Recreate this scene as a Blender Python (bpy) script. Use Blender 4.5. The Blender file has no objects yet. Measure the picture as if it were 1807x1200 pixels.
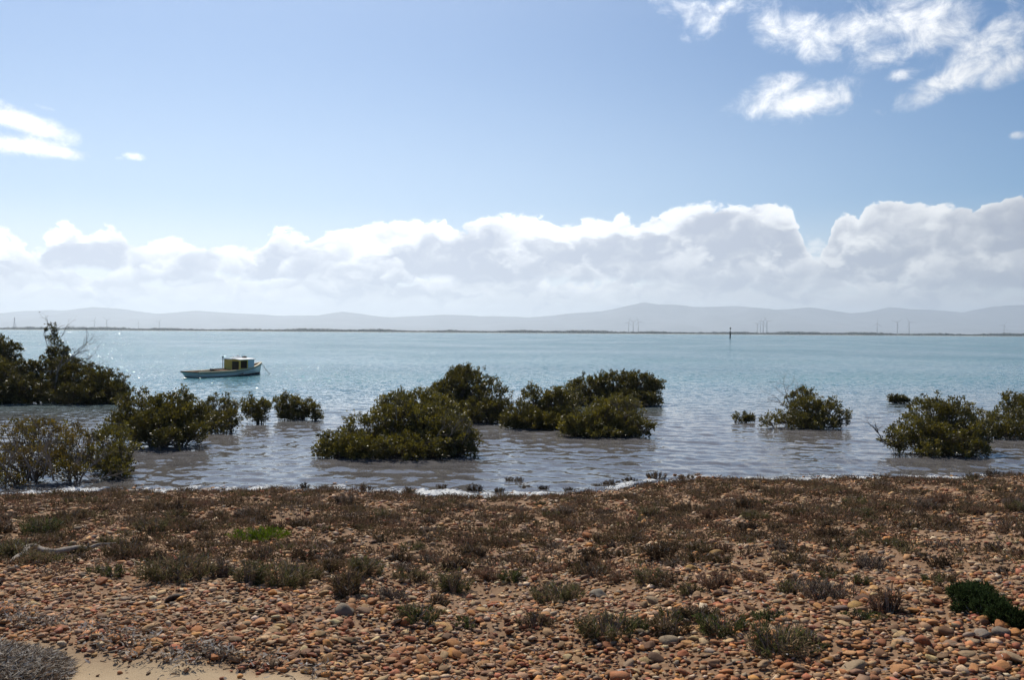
import bpy, bmesh, math, random
import numpy as np
from mathutils import Matrix, Vector

rng = np.random.default_rng(7)
random.seed(7)
SC = bpy.context.scene
COL = SC.collection
PI = math.pi

# ------------------------------------------------------------------ camera
CAMZ = 3.0
FPX = 1565.0
cam_d = bpy.data.cameras.new('camera')
cam = bpy.data.objects.new('camera', cam_d)
COL.objects.link(cam)
cam_d.sensor_fit = 'HORIZONTAL'
cam_d.sensor_width = 36.0
cam_d.lens = 36.0 * FPX / 1807.0
cam_d.clip_start = 0.05
cam_d.clip_end = 200000.0
CAMROT = Matrix.Rotation(math.radians(90 - 0.51), 4, 'X') @ Matrix.Rotation(math.radians(0.38), 4, 'Z')
cam.matrix_world = Matrix.Translation((0, 0, CAMZ)) @ CAMROT
SC.camera = cam
R3 = np.array(CAMROT.to_3x3())

def ray(px, py):
    d = R3 @ np.array([(px - 903.5) / FPX, -(py - 600.0) / FPX, -1.0])
    return d
def at_z(px, py, z=0.0):            # the point of the photograph's pixel on the level z
    d = ray(px, py); t = (z - CAMZ) / d[2]
    return np.array([d[0] * t, d[1] * t, z])
def at_y(px, py, y):                # ... at the distance y
    d = ray(px, py); t = y / d[1]
    return np.array([d[0] * t, y, CAMZ + d[2] * t])
def azel(px, py):
    d = ray(px, py); d = d / np.linalg.norm(d)
    return math.atan2(d[0], d[1]), math.asin(d[2])
def to_px(P):
    q = (np.asarray(P) - np.array([0, 0, CAMZ])) @ R3
    return np.stack([903.5 + FPX * q[..., 0] / -q[..., 2], 600.0 - FPX * q[..., 1] / -q[..., 2]], -1)

# ------------------------------------------------------------------ helpers
def tag(o, label=None, cat=None, group=None, kind=None):
    if label: o['label'] = label
    if cat: o['category'] = cat
    if group: o['group'] = group
    if kind: o['kind'] = kind
    return o
def empty(name, loc=(0, 0, 0), rz=0.0):
    o = bpy.data.objects.new(name, None); COL.objects.link(o)
    o.location = Vector([float(v) for v in loc]); o.rotation_euler = (0, 0, rz); o.empty_display_size = 0.1
    return o
def mesh_data(name, V, F, smooth=False, col=None, attrs=None, mat=None):
    V = np.asarray(V, np.float32).reshape(-1, 3)
    if not isinstance(F, list): F = [F]
    F = [np.asarray(f, np.int32) for f in F if len(f)]
    me = bpy.data.meshes.new(name)
    me.vertices.add(len(V)); me.vertices.foreach_set('co', V.ravel())
    tot = np.concatenate([np.full(len(f), f.shape[1], np.int32) for f in F])
    idx = np.concatenate([f.ravel() for f in F])
    me.loops.add(len(idx)); me.loops.foreach_set('vertex_index', idx)
    me.polygons.add(len(tot))
    st = np.zeros(len(tot), np.int32); st[1:] = np.cumsum(tot)[:-1]
    me.polygons.foreach_set('loop_start', st)
    me.polygons.foreach_set('loop_total', tot)
    me.polygons.foreach_set('use_smooth', np.full(len(tot), bool(smooth)))
    if col is not None:
        a = me.attributes.new('col', 'FLOAT_COLOR', 'POINT')
        c = np.ones((len(V), 4), np.float32); c[:, :3] = col
        a.data.foreach_set('color', c.ravel())
    for k, v in (attrs or {}).items():
        a = me.attributes.new(k, 'FLOAT', 'POINT'); a.data.foreach_set('value', np.asarray(v, np.float32))
    me.update(calc_edges=True)
    me.validate()
    if mat: me.materials.append(mat)
    return me
def mk(name, V, F, mat, parent=None, smooth=False, col=None, attrs=None):
    o = bpy.data.objects.new(name, mesh_data(name, V, F, smooth, col, attrs, mat)); COL.objects.link(o)
    if parent is not None: o.parent = parent
    return o

class MB:                           # collects pieces of one mesh
    def __init__(s): s.V = []; s.F = {}; s.C = []; s.n = 0
    def add(s, V, F, c=None):
        V = np.asarray(V, float).reshape(-1, 3)
        for f in (F if isinstance(F, list) else [F]):
            f = np.asarray(f, int)
            if len(f): s.F.setdefault(f.shape[1], []).append(f + s.n)
        s.V.append(V); s.n += len(V)
        if c is not None:
            c = np.asarray(c, float)
            s.C.append(np.broadcast_to(c, (len(V), 3)) if c.ndim == 1 else c)
    def box(s, x0, x1, y0, y1, z0, z1, c=None):
        V = [(x, y, z) for z in (z0, z1) for y in (y0, y1) for x in (x0, x1)]
        s.add(V, np.array([(0, 2, 3, 1), (4, 5, 7, 6), (0, 1, 5, 4), (1, 3, 7, 5), (3, 2, 6, 7), (2, 0, 4, 6)]), c)
    def tubes(s, P0, P1, R0, R1, k=5, c=None, cap=True):
        P0 = np.asarray(P0, float).reshape(-1, 3); P1 = np.asarray(P1, float).reshape(-1, 3)
        n = len(P0)
        if n == 0: return
        R0 = np.broadcast_to(R0, n); R1 = np.broadcast_to(R1, n)
        d = P1 - P0; d /= np.linalg.norm(d, axis=1)[:, None] + 1e-9
        h = np.where(np.abs(d[:, 2:3]) > .9, np.array([[1., 0, 0]]), np.array([[0, 0, 1.]]))
        u = np.cross(d, h); u /= np.linalg.norm(u, axis=1)[:, None]; w = np.cross(d, u)
        a = np.arange(k) * 2 * PI / k
        ring = u[:, None] * np.cos(a)[None, :, None] + w[:, None] * np.sin(a)[None, :, None]
        A = P0[:, None] + ring * R0[:, None, None]; B = P1[:, None] + ring * R1[:, None, None]
        V = np.concatenate([A, B], 1).reshape(-1, 3)
        j = np.arange(k); q = np.stack([j, (j + 1) % k, (j + 1) % k + k, j + k], 1)
        F = (q[None] + (np.arange(n) * 2 * k)[:, None, None]).reshape(-1, 4)
        cc = None
        if c is not None:
            c = np.asarray(c, float)
            cc = c if c.ndim == 1 else np.repeat(c, 2 * k, axis=0)
        fs = [F]
        if cap:
            top = (np.arange(k) + k)[None] + (np.arange(n) * 2 * k)[:, None]
            bot = np.arange(k)[::-1][None] + (np.arange(n) * 2 * k)[:, None]
            fs += [top, bot]
        s.add(V, fs, cc)
    def path(s, pts, rad, k=8, c=None):          # one continuous tube along a polyline
        pts = np.asarray(pts, float); n = len(pts); rad = np.broadcast_to(rad, n)
        t = np.gradient(pts, axis=0); t /= np.linalg.norm(t, axis=1)[:, None] + 1e-9
        h = np.where(np.abs(t[:, 2:3]) > .9, np.array([[1., 0, 0]]), np.array([[0, 0, 1.]]))
        u = np.cross(t, h); u /= np.linalg.norm(u, axis=1)[:, None]; w = np.cross(t, u)
        a = np.arange(k) * 2 * PI / k
        V = (pts[:, None] + (u[:, None] * np.cos(a)[None, :, None] + w[:, None] * np.sin(a)[None, :, None]) * rad[:, None, None]).reshape(-1, 3)
        j = np.arange(k); q = np.stack([j, (j + 1) % k, (j + 1) % k + k, j + k], 1)
        F = (q[None] + (np.arange(n - 1) * k)[:, None, None]).reshape(-1, 4)
        s.add(V, [F, np.arange(k)[::-1][None], (np.arange(k) + (n - 1) * k)[None]], c)
    def build(s, name, mat, parent=None, smooth=False):
        V = np.concatenate(s.V); F = [np.concatenate(v) for v in s.F.values()]
        return mk(name, V, F, mat, parent, smooth, np.concatenate(s.C) if s.C else None)

# ---- node expressions
class E:
    nt = None
    def __init__(s, sock): s.s = sock
    @staticmethod
    def m(op, *a, clamp=False):
        n = E.nt.nodes.new('ShaderNodeMath'); n.operation = op; n.use_clamp = clamp
        for i, v in enumerate(a):
            if isinstance(v, E): E.nt.links.new(v.s, n.inputs[i])
            else: n.inputs[i].default_value = v
        return E(n.outputs[0])
    def __add__(s, o): return E.m('ADD', s, o)
    __radd__ = __add__
    def __sub__(s, o): return E.m('SUBTRACT', s, o)
    def __rsub__(s, o): return E.m('SUBTRACT', o, s)
    def __mul__(s, o): return E.m('MULTIPLY', s, o)
    __rmul__ = __mul__
    def __truediv__(s, o): return E.m('DIVIDE', s, o)
    def pow(s, o): return E.m('POWER', s, o)
    def max(s, o): return E.m('MAXIMUM', s, o)
    def min(s, o): return E.m('MINIMUM', s, o)
    def sat(s): return E.m('ADD', s, 0.0, clamp=True)
def ss(x, a, b, lo=0.0, hi=1.0):    # smoothstep
    n = E.nt.nodes.new('ShaderNodeMapRange'); n.interpolation_type = 'SMOOTHSTEP'; n.clamp = True
    E.nt.links.new(x.s, n.inputs[0])
    for i, v in zip((1, 2, 3, 4), (a, b, lo, hi)):
        if isinstance(v, E): E.nt.links.new(v.s, n.inputs[i])
        else: n.inputs[i].default_value = v
    return E(n.outputs[0])
def vec(x, y, z=0.0):
    n = E.nt.nodes.new('ShaderNodeCombineXYZ')
    for i, v in enumerate((x, y, z)):
        if isinstance(v, E): E.nt.links.new(v.s, n.inputs[i])
        else: n.inputs[i].default_value = v
    return E(n.outputs[0])
def noise(v, scale=1.0, detail=4.0, rough=.5, dist=0.0, dims='3D', color=False, lac=2.0):
    n = E.nt.nodes.new('ShaderNodeTexNoise'); n.noise_dimensions = dims
    n.inputs['Scale'].default_value = scale; n.inputs['Detail'].default_value = detail
    n.inputs['Roughness'].default_value = rough; n.inputs['Distortion'].default_value = dist
    n.inputs['Lacunarity'].default_value = lac
    if v is not None: E.nt.links.new(v.s, n.inputs['Vector'])
    return E(n.outputs['Color' if color else 'Fac'])
def voro(v, scale, feature='F1', detail=0.0, rough=.5, smooth=.5, out='Distance', dims='3D'):
    n = E.nt.nodes.new('ShaderNodeTexVoronoi'); n.feature = feature; n.voronoi_dimensions = dims
    n.inputs['Scale'].default_value = scale
    n.inputs['Detail'].default_value = detail; n.inputs['Roughness'].default_value = rough
    if feature == 'SMOOTH_F1': n.inputs['Smoothness'].default_value = smooth
    E.nt.links.new(v.s, n.inputs['Vector'])
    return E(n.outputs[out])
def mixc(f, a, b):
    n = E.nt.nodes.new('ShaderNodeMix'); n.data_type = 'RGBA'
    for sock, v in ((n.inputs[0], f), (n.inputs[6], a), (n.inputs[7], b)):
        if isinstance(v, E): E.nt.links.new(v.s, sock)
        elif isinstance(v, (tuple, list)): sock.default_value = tuple(v) + ((1,) if len(v) == 3 else ())
        else: sock.default_value = v
    return E(n.outputs[2])
def ramp(x, stops, interp='LINEAR'):
    n = E.nt.nodes.new('ShaderNodeValToRGB'); cr = n.color_ramp; cr.interpolation = interp
    while len(cr.elements) < len(stops): cr.elements.new(.5)
    for e, (p, c) in zip(cr.elements, stops): e.position = p; e.color = tuple(c) + (1,)
    E.nt.links.new(x.s, n.inputs[0]); return E(n.outputs[0])
def attr(name, out='Fac'):
    n = E.nt.nodes.new('ShaderNodeAttribute'); n.attribute_name = name; return E(n.outputs[out])
def sep(v):
    n = E.nt.nodes.new('ShaderNodeSeparateXYZ'); E.nt.links.new(v.s, n.inputs[0]); return [E(o) for o in n.outputs]
def vmath(op, a, b=None, scale=None):
    n = E.nt.nodes.new('ShaderNodeVectorMath'); n.operation = op
    for i, v in enumerate((a, b)):
        if v is None: continue
        if isinstance(v, E): E.nt.links.new(v.s, n.inputs[i])
        else: n.inputs[i].default_value = v
    if scale is not None:
        if isinstance(scale, E): E.nt.links.new(scale.s, n.inputs['Scale'])
        else: n.inputs['Scale'].default_value = scale
    return E(n.outputs['Value' if op in ('DOT_PRODUCT', 'LENGTH') else 'Vector'])
def new_mat(name):
    m = bpy.data.materials.new(name); m.use_nodes = True; nt = m.node_tree; nt.nodes.clear(); E.nt = nt
    return m, nt
def setin(n, k, v):
    if isinstance(v, E): E.nt.links.new(v.s, n.inputs[k])
    elif isinstance(v, (tuple, list)) and len(v) == 3 and n.inputs[k].type == 'RGBA': n.inputs[k].default_value = tuple(v) + (1,)
    else: n.inputs[k].default_value = v
def bump(h, strength=.5, dist=.02):
    n = E.nt.nodes.new('ShaderNodeBump'); n.inputs['Strength'].default_value = strength; n.inputs['Distance'].default_value = dist
    E.nt.links.new(h.s, n.inputs['Height']); return E(n.outputs[0])
def principled(color, rough=.8, spec=.3, normal=None, metal=0.0):
    n = E.nt.nodes.new('ShaderNodeBsdfPrincipled')
    setin(n, 'Base Color', color); setin(n, 'Roughness', rough); setin(n, 'Specular IOR Level', spec); setin(n, 'Metallic', metal)
    if normal is not None: setin(n, 'Normal', normal)
    return E(n.outputs[0])
def shader(t, **k):
    n = E.nt.nodes.new(t)
    for a, v in k.items(): setin(n, a.replace('_', ' '), v)
    return E(n.outputs[0])
def mixs(f, a, b):
    n = E.nt.nodes.new('ShaderNodeMixShader')
    if isinstance(f, E): E.nt.links.new(f.s, n.inputs[0])
    else: n.inputs[0].default_value = f
    E.nt.links.new(a.s, n.inputs[1]); E.nt.links.new(b.s, n.inputs[2]); return E(n.outputs[0])
def output(surf=None, vol=None):
    n = E.nt.nodes.new('ShaderNodeOutputMaterial')
    if surf: E.nt.links.new(surf.s, n.inputs[0])
    if vol: E.nt.links.new(vol.s, n.inputs[1])
def geo(out='Position'): return E(E.nt.nodes.new('ShaderNodeNewGeometry').outputs[out])
def objco():
    return E(E.nt.nodes.new('ShaderNodeTexCoord').outputs['Object'])
def paint(name, color, rough=.6, spec=.3, wear=.25, wcol=None, scale=3.0):
    m, nt = new_mat(name)
    p = objco(); f = noise(p, scale, 6, .65)
    g = noise(p, scale * 7, 3, .6)
    c = mixc(ss(f, .5, .8) * wear * 2, color, wcol or tuple(v * .55 for v in color))
    c = mixc(g * .25, c, tuple(v * .7 for v in color))
    output(principled(c, rough, spec, bump(g, .15, .01))); return m

# ------------------------------------------------------------------ sun, sky, clouds
SUN_AZ, SUN_EL = math.radians(-22), math.radians(47)
SDIR = Vector((math.sin(SUN_AZ) * math.cos(SUN_EL), math.cos(SUN_AZ) * math.cos(SUN_EL), math.sin(SUN_EL)))
sl = bpy.data.lights.new('sun', 'SUN'); sl.energy = 4.7; sl.angle = math.radians(.53); sl.color = (1, .93, .80)
so = bpy.data.objects.new('sun', sl); COL.objects.link(so)
so.rotation_euler = SDIR.to_track_quat('Z', 'Y').to_euler(); so.location = (0, 0, 60)

def build_world():
    w = bpy.data.worlds.new('World'); SC.world = w; w.use_nodes = True
    nt = w.node_tree; nt.nodes.clear(); E.nt = nt
    sky = nt.nodes.new('ShaderNodeTexSky'); sky.sky_type = 'NISHITA'; sky.sun_disc = False
    sky.sun_elevation = SUN_EL; sky.sun_rotation = SUN_AZ
    sky.air_density = 1.0; sky.dust_density = .15; sky.ozone_density = 3.0; sky.altitude = 0
    tc = E(nt.nodes.new('ShaderNodeTexCoord').outputs['Generated'])
    x, y, z = sep(tc)
    az = E.m('ARCTAN2', x, y); el = E.m('ARCSINE', z)
    sun = vmath('DOT_PRODUCT', tc, tuple(SDIR))
    prox = ss(sun, .38, .86)                          # cloud nearer the sun glows brighter
    skyc = vmath('MULTIPLY', E(sky.outputs[0]), SKYMUL)
    aur = ss(sun, .50, 1.0)                            # whitish glow round the sun, added to the sky colour
    skyc = vmath('ADD', skyc, vmath('SCALE', vec(1.0, .97, .93), scale=aur.pow(1.3) * AUR))
    skyc = mixc(ss(el, .34, .04) * (prox * .52), skyc, vmath('SCALE', vec(.86, .93, 1.0), scale=CLOUDG * 1.0))
    K = 1.0 / FPX
    G = CLOUDG
    gain = (prox * .56 + .70) * G
    def bgshader(c):
        n = nt.nodes.new('ShaderNodeBackground'); nt.links.new(c.s, n.inputs[0]); n.inputs[1].default_value = SKYS; return E(n.outputs[0])
    # ---------------------------------------------------------------- thin broken cloud higher up
    P2 = vec(az * 26.0, el * 34.0, 9.1)
    nf = noise(P2, 1.0, 8, .65, .25, dims='2D'); n = noise(vec(az * 9.0, el * 11.0, 3.3), 1.0, 4, .58, .3, dims='2D')
    den = None
    BL = [(1405, 178, 108, 34, -4, 1.25), (1385, 160, 55, 28, 0, 1.1), (1460, 180, 65, 22, -8, .95),
          (1400, 50, 85, 40, 15, .95), (1440, 80, 70, 32, 30, .85), (1530, 45, 90, 45, -10, .85), (1640, 40, 140, 60, 10, .95),
          (1600, 80, 95, 30, -18, .8), (1745, 70, 110, 60, -25, .9), (1690, 130, 130, 26, -24, .95), (1790, 110, 60, 30, -20, .9),
          (1590, 132, 36, 13, -5, .75), (1225, 22, 75, 40, 35, .75), (1170, 10, 50, 28, 20, .6), (1215, 60, 20, 30, 60, .5), (1300, 5, 60, 25, 0, .7),
          (1790, 8, 30, 30, 0, .7), (1339, 305, 11, 7, -20, .75), (1798, 238, 16, 8, 0, .6),
          (15, 255, 85, 19, -3, 1.3), (95, 264, 62, 11, 8, 1.15), (40, 213, 78, 20, 14, 1.2), (10, 190, 45, 13, 14, .85), (90, 228, 36, 12, 18, .9), (75, 188, 25, 6, 10, .5),
          (237, 275, 22, 8, 4, .72), (208, 278, 18, 6, 0, .4)]
    for bx, by, rx, ry, t, st in BL:
        a0, e0 = azel(bx, by); c, s_ = math.cos(math.radians(-t)), math.sin(math.radians(-t))
        da = (az - a0) * (math.cos(e0)); de = el - e0
        u = (da * c + de * s_) / (rx * K); v = (de * c - da * s_) / (ry * K)
        g = E.m('EXPONENT', (u * u + v * v) * -1.0) * st
        den = g if den is None else den.max(g)
    cov = den + (nf - .5) * 1.5 * ss(den, .05, .5) + (n - .5) * .55 * ss(den, .05, .5)
    a_hi = ss(cov, .30, 1.20) * .92
    shade = noise(vmath('ADD', P2, (-.22, .3, 0)), 1.0, 3, .55, dims='2D')
    chi = ramp((nf - shade) * 1.6 + cov * .5 + .2, [(0, (.62, .65, .72)), (.5, (.80, .82, .86)), (1, (.99, .99, .99))])
    high = mixc(a_hi, skyc, vmath('SCALE', chi, scale=gain * .95))
    # ---------------------------------------------------------------- rows of cumulus along the horizon
    def curve(pts, pad=.95):            # the outline of the tops, read from the photograph
        n = nt.nodes.new('ShaderNodeFloatCurve'); c = n.mapping.curves[0]
        P = [((a + pad) / (2 * pad), min(max(e / .3, 0), 1)) for a, e in pts]
        c.points[0].location = (0, P[0][1]); c.points[1].location = (1, P[-1][1])
        for p in P: c.points.new(*p)
        for p in c.points: p.handle_type = 'AUTO_CLAMPED'
        n.mapping.update()
        nt.links.new(((az + pad) / (2 * pad)).s, n.inputs['Value']); return E(n.outputs[0]) * .3
    def EL(py): return azel(903, py)[1]
    p0 = vec(az, el * 1.55, 0)
    fine = noise(vmath('SCALE', p0, scale=70.0), 1.0, 6, .62, .3, dims='2D')
    warp = noise(vmath('SCALE', p0, scale=26.0), 1.0, 3, .55, color=True, dims='2D')
    def row(top, base, seed, amp, scale, edge, bsoft, body, rim, puff=1.0, fineamp=1.0):
        p = vmath('ADD', vmath('SCALE', p0, scale=scale), (seed, seed * .37, seed * .11))
        pw = vmath('ADD', p, vmath('SCALE', vmath('SUBTRACT', warp, (.5, .5, .5)), scale=.75))
        v1 = voro(pw, 1.0, 'F1', 2.4, .55, dims='2D'); v1 = v1 * v1 * 1.15
        v2 = voro(vmath('ADD', pw, (.13, -.22, 0)), 1.0, 'F1', 1.6, .5, dims='2D'); v2 = v2 * v2 * 1.15
        b = (.36 - v1) * 1.6 + (fine - .5) * fineamp * 1.4
        d = top + b * amp - el                          # how far below its own outline
        a_top = ss(d, 0.0, edge)
        a_base = ss(el + (v1 - .4) * bsoft * 1.4, base - bsoft, base + bsoft * .4)
        rimv = E.m('EXPONENT', d.max(0.0) * (-1.0 / rim))
        h = ss(el, base, base + .055)
        big = noise(vmath('ADD', vmath('SCALE', p0, scale=scale * .55), (seed * 1.7, .0, 0)), 1.0, 3, .5, dims='2D')
        lit = rimv * .80 + (v2 - v1) * puff * .50 + h * .16 + (big - .42) * 1.15 + (fine - .5) * .30
        return a_top * a_base, ramp(lit, body)
    A = [(0.0, (.42, .455, .55)), (.20, (.50, .53, .605)), (.40, (.67, .69, .74)), (.60, (.89, .90, .915)), (.82, (1.0, 1.0, 1.0))]
    B = [(0.0, (.66, .68, .72)), (.3, (.72, .735, .77)), (.55, (.84, .85, .865)), (.85, (.98, .98, .98))]
    acc = skyc
    acc = mixc(ss(el, .150, .02) * .92, acc, vmath('SCALE', vec(.80, .82, .84), scale=gain))     # pale veil low down
    def put(acc, rc, op=1.0, g=1.0): return mixc(rc[0] * op, acc, vmath('SCALE', rc[1], scale=gain * g))
    def nz(sc, seed, lo, hi):           # a top line that rises and falls by itself
        return ss(noise(vec(az * sc + seed, seed, 0), 1.0, 2, .5), .32, .68, EL(lo), EL(hi))
    acc = put(acc, row(nz(9, 3.0, 528, 505), EL(548), 41.0, .006, 34.0, .006, .010, B, .006, .5), .55, .97)
    acc = put(acc, row(nz(7, 8.0, 512, 470), EL(528), 63.0, .008, 26.0, .005, .008, B, .008, .7), .75, .97)
    acc = put(acc, row(nz(6, 21.0, 492, 440), EL(508), 23.0, .011, 16.0, .010, .011, A, .016, .8), .82)
    T1 = [(-900, 430), (-400, 410), (-150, 395), (0, 405), (40, 415), (60, 424), (85, 405), (120, 393), (150, 405), (175, 400), (200, 391), (235, 425), (260, 428), (300, 420), (340, 428), (380, 436), (450, 432), (475, 412), (490, 404), (520, 410), (545, 418), (570, 406), (650, 396), (740, 384), (830, 379), (930, 381),
          (1010, 387), (1075, 394), (1095, 376), (1120, 371), (1200, 365), (1250, 360), (1290, 353), (1350, 355), (1388, 364), (1408, 392), (1424, 436), (1438, 460), (1450, 452), (1464, 412), (1480, 370), (1500, 366), (1515, 385), (1524, 366), (1545, 350), (1590, 344), (1660, 350), (1685, 344), (1740, 338), (1807, 328), (2000, 335), (2300, 380), (2700, 420)]
    acc = put(acc, row(curve([azel(px, py - 6) for px, py in T1]), EL(486), 7.0, .0068, 15.0, .0055, .006, A, .018, .95), .985)
    acc = put(acc, row(nz(8, 35.0, 500, 405), EL(484), 88.0, .010, 15.0, .014, .010, A, .018, .9), .62)
    window = ss(az, -1.15, -.95) * ss(az, 1.15, .95)
    bank = mixc(window, mixc(ss(el, .150, .02) * .92, skyc, vmath('SCALE', vec(.80, .82, .84), scale=gain)), acc)
    low = E.m('LESS_THAN', el, E.m('COSINE', az) * .183)
    front = E.m('GREATER_THAN', el, -.01) * E.m('LESS_THAN', E.m('ABSOLUTE', az), 1.16)
    # each part of the sky works out only its own clouds
    hi = mixs(E.m('LESS_THAN', E.m('ABSOLUTE', az), .8) * E.m('LESS_THAN', el, .6), bgshader(skyc), bgshader(high))
    veil = bgshader(mixc(ss(el, .150, .02) * .92, skyc, vmath('SCALE', vec(.80, .82, .84), scale=gain)))
    lo = mixs(front, veil, bgshader(bank))
    o = nt.nodes.new('ShaderNodeOutputWorld'); nt.links.new(mixs(low, hi, lo).s, o.inputs[0])
    w.cycles.sampling_method = 'MANUAL'; w.cycles.sample_map_resolution = 512
SKYS = .072; SKYMUL = (.44, .80, 1.07); AUR = 3.6; CLOUDG = 16.0
build_world()
SC.view_settings.view_transform = 'Standard'; SC.view_settings.look = 'None'; SC.view_settings.gamma = 1.0
SC.view_settings.exposure = 0.0
SC.render.engine = 'CYCLES'
cy = SC.cycles
cy.use_denoising = True; cy.max_bounces = 8; cy.diffuse_bounces = 2; cy.glossy_bounces = 3; cy.transmission_bounces = 4
cy.transparent_max_bounces = 8; cy.volume_bounces = 3; cy.sample_clamp_indirect = 6.0; cy.sample_clamp_direct = 0.0
cy.caustics_reflective = False; cy.caustics_refractive = False
# ------------------------------------------------------------------ land and water
SHORE_PX = [(-900, 876), (-300, 880), (0, 877), (120, 871), (240, 868), (360, 868), (480, 866), (560, 868), (640, 870), (700, 873), (760, 874), (850, 878), (940, 881), (1000, 876), (1050, 868),
            (1130, 857), (1220, 848), (1350, 849), (1500, 848), (1650, 847), (1807, 844), (2100, 842), (2700, 838)]
_sp = np.array([at_z(px, py)[:2] for px, py in SHORE_PX]); _sp = _sp[np.argsort(_sp[:, 0])]
def shore_y(x):
    return np.interp(x, _sp[:, 0], _sp[:, 1]) + .08 * np.sin(x * 5.1) + .05 * np.sin(x * 11.3 + 1) + .03 * np.sin(x * 23 + 2)
_KS = rng.normal(0, 1, (14, 2)); _KS /= np.linalg.norm(_KS, axis=1)[:, None]
_KL = np.exp(rng.uniform(math.log(.5), math.log(5), 14)); _KP = rng.uniform(0, 6.28, 14)
def relief(x, y):
    r = 0
    for k, l, p in zip(_KS, _KL, _KP): r = r + .0075 * l ** .6 * np.sin((k[0] * x + k[1] * y) * 2 * PI / l + p)
    return r
_S = [-4000, -200, -60, -25, -8, -3, -1, 0, .8, 2.2, 6, 12.2, 18, 40]
_Z = [-6, -5, -2.6, -1.2, -.42, -.17, -.06, 0, .11, .25, .62, 1.30, 1.55, 1.8]
def ground_z(x, y):
    s = shore_y(x) - y
    return np.interp(s, _S, _Z) + relief(x, y) * np.clip((s + 2) / 3, .25, 1)

# -- materials of the land
def mat_sand():
    m, nt = new_mat('beach sand')
    p = geo(); a = noise(p, 1.3, 5, .6); b = noise(p, 40, 4, .7); c = noise(p, 220, 2, .6); tr = attr('track')
    col = mixc(ss(a, .35, .7), mixc(tr, (.25, .15, .085), (.40, .30, .19)), mixc(tr, (.20, .11, .06), (.35, .25, .15)))
    col = mixc(ss(b, .45, .75) * .5, col, (.42, .31, .20))
    col = mixc(ss(c, .58, .7) * .6, col, (.12, .07, .04))
    z = sep(p)[2]
    wet = ss(z, .10, -.02)
    col = mixc(wet, col, (.085, .05, .028))
    output(principled(col, ss(z, -.02, .1, .45, .95), .25, bump(b + c * .6, .5, .012))); return m
def mat_stone(name, from_object):
    m, nt = new_mat(name)
    if from_object:
        n = nt.nodes.new('ShaderNodeObjectInfo'); base = E(n.outputs['Color']); p = objco(); sc = 1.0
    else:
        base = attr('col', 'Color'); p = geo(); sc = 14.0
    a = noise(p, 2.2 * sc, 5, .65); b = noise(p, 9 * sc, 4, .7)
    col = mixc(ss(a, .42, .7) * .55, base, (.16, .085, .05))
    col = mixc(ss(b, .55, .8) * .5, col, (.40, .30, .22))
    output(principled(col, .78, .25, bump(a * .5 + b, .35, .01))); return m
M_SAND = mat_sand(); M_STONE = mat_stone('pebble stone', False); M_COBBLE = mat_stone('cobble stone', True)

# -- ground: one sheet, fine on the beach, coarse towards the far bank
SAND_EDGE = [(-400, 1085), (0, 1100), (60, 1114), (100, 1122), (160, 1134), (250, 1146), (340, 1156), (420, 1164), (500, 1175), (600, 1194), (900, 1260), (2500, 1300)]
_e = np.array([at_z(a, b, 1.29) for a, b in SAND_EDGE])
def track_edge(P):                   # > 0 on the sandy track, in hundredths of a metre
    return (np.interp(P[:, 0], _e[:, 0], _e[:, 1]) - P[:, 1]) * 110.0
def ground():
    ys = np.concatenate([np.linspace(-400, -12, 14), np.linspace(-10, 3, 20), np.linspace(3.2, 22, 280), np.geomspace(22.5, 2600, 60)])
    xs = np.concatenate([-np.geomspace(3200, 23, 24), np.linspace(-22, 22, 441), np.geomspace(23, 3200, 24)])
    X, Y = np.meshgrid(xs, ys); Z = ground_z(X, Y)
    V = np.stack([X, Y, Z], -1).reshape(-1, 3); nx = len(xs); ny = len(ys)
    i = (np.arange(ny - 1)[:, None] * nx + np.arange(nx - 1)[None]).ravel()
    mk('ground', V, np.stack([i, i + 1, i + nx + 1, i + nx], 1), M_SAND, smooth=True, attrs={'track': np.clip(.5 + track_edge(V) / 24, 0, 1)})['kind'] = 'structure'
ground()

# -- water
def mat_water():
    m, nt = new_mat('sea water')
    p = geo(); x, y, z = sep(p)
    off = attr('offshore'); dep = attr('depth')
    def layer(sx, sy, det, seed):
        c = noise(vec(x * sx + seed, y * sy, seed), 1.0, det, .6, .3, color=True)
        return vmath('SUBTRACT', c, (.5, .5, .5))
    gust = ss(noise(vec(x * .035, y * .02, 2.0), 1.0, 4, .6), .3, .7, .65, 1.25)
    amp = gust * ss(off, 0.0, 1.0, .16, 1.35)
    s1 = layer(.55, .9, 4, 1.7); s2 = layer(2.6, 3.6, 3, 8.3); s3 = layer(9., 12., 2, 4.1)
    s = vmath('ADD', vmath('ADD', vmath('SCALE', s1, scale=amp * .24), vmath('SCALE', s2, scale=amp * .95)), vmath('SCALE', s3, scale=amp * .95))
    sx_, sy_, _ = sep(s)
    N = vmath('NORMALIZE', vmath('ADD', geo('Normal'), vec(sx_, sy_, 0.0)))
    fr = nt.nodes.new('ShaderNodeFresnel'); fr.inputs['IOR'].default_value = 1.33; nt.links.new(N.s, fr.inputs['Normal']); F = E(fr.outputs[0])
    rough = ss(off, 0, 1, .02, .085)
    gl = shader('ShaderNodeBsdfAnisotropic', Color=(1, 1, 1), Roughness=rough, Normal=N)
    streak = noise(vec(x * .012, y * .05, 5.0), 1.0, 4, .55)
    turb = mixc(ss(off, .12, .75), (.155, .145, .145), mixc(ss(streak, .35, .65), (.042, .16, .195), (.056, .20, .22)))
    deep = shader('ShaderNodeBsdfDiffuse', Color=turb)
    clear = shader('ShaderNodeBsdfTransparent', Color=(.62, .50, .36))
    under = mixs(ss(dep, .02, .6, .78, 1.0), clear, deep)
    output(mixs(F, under, gl)); return m
M_WATER = mat_water()
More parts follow.
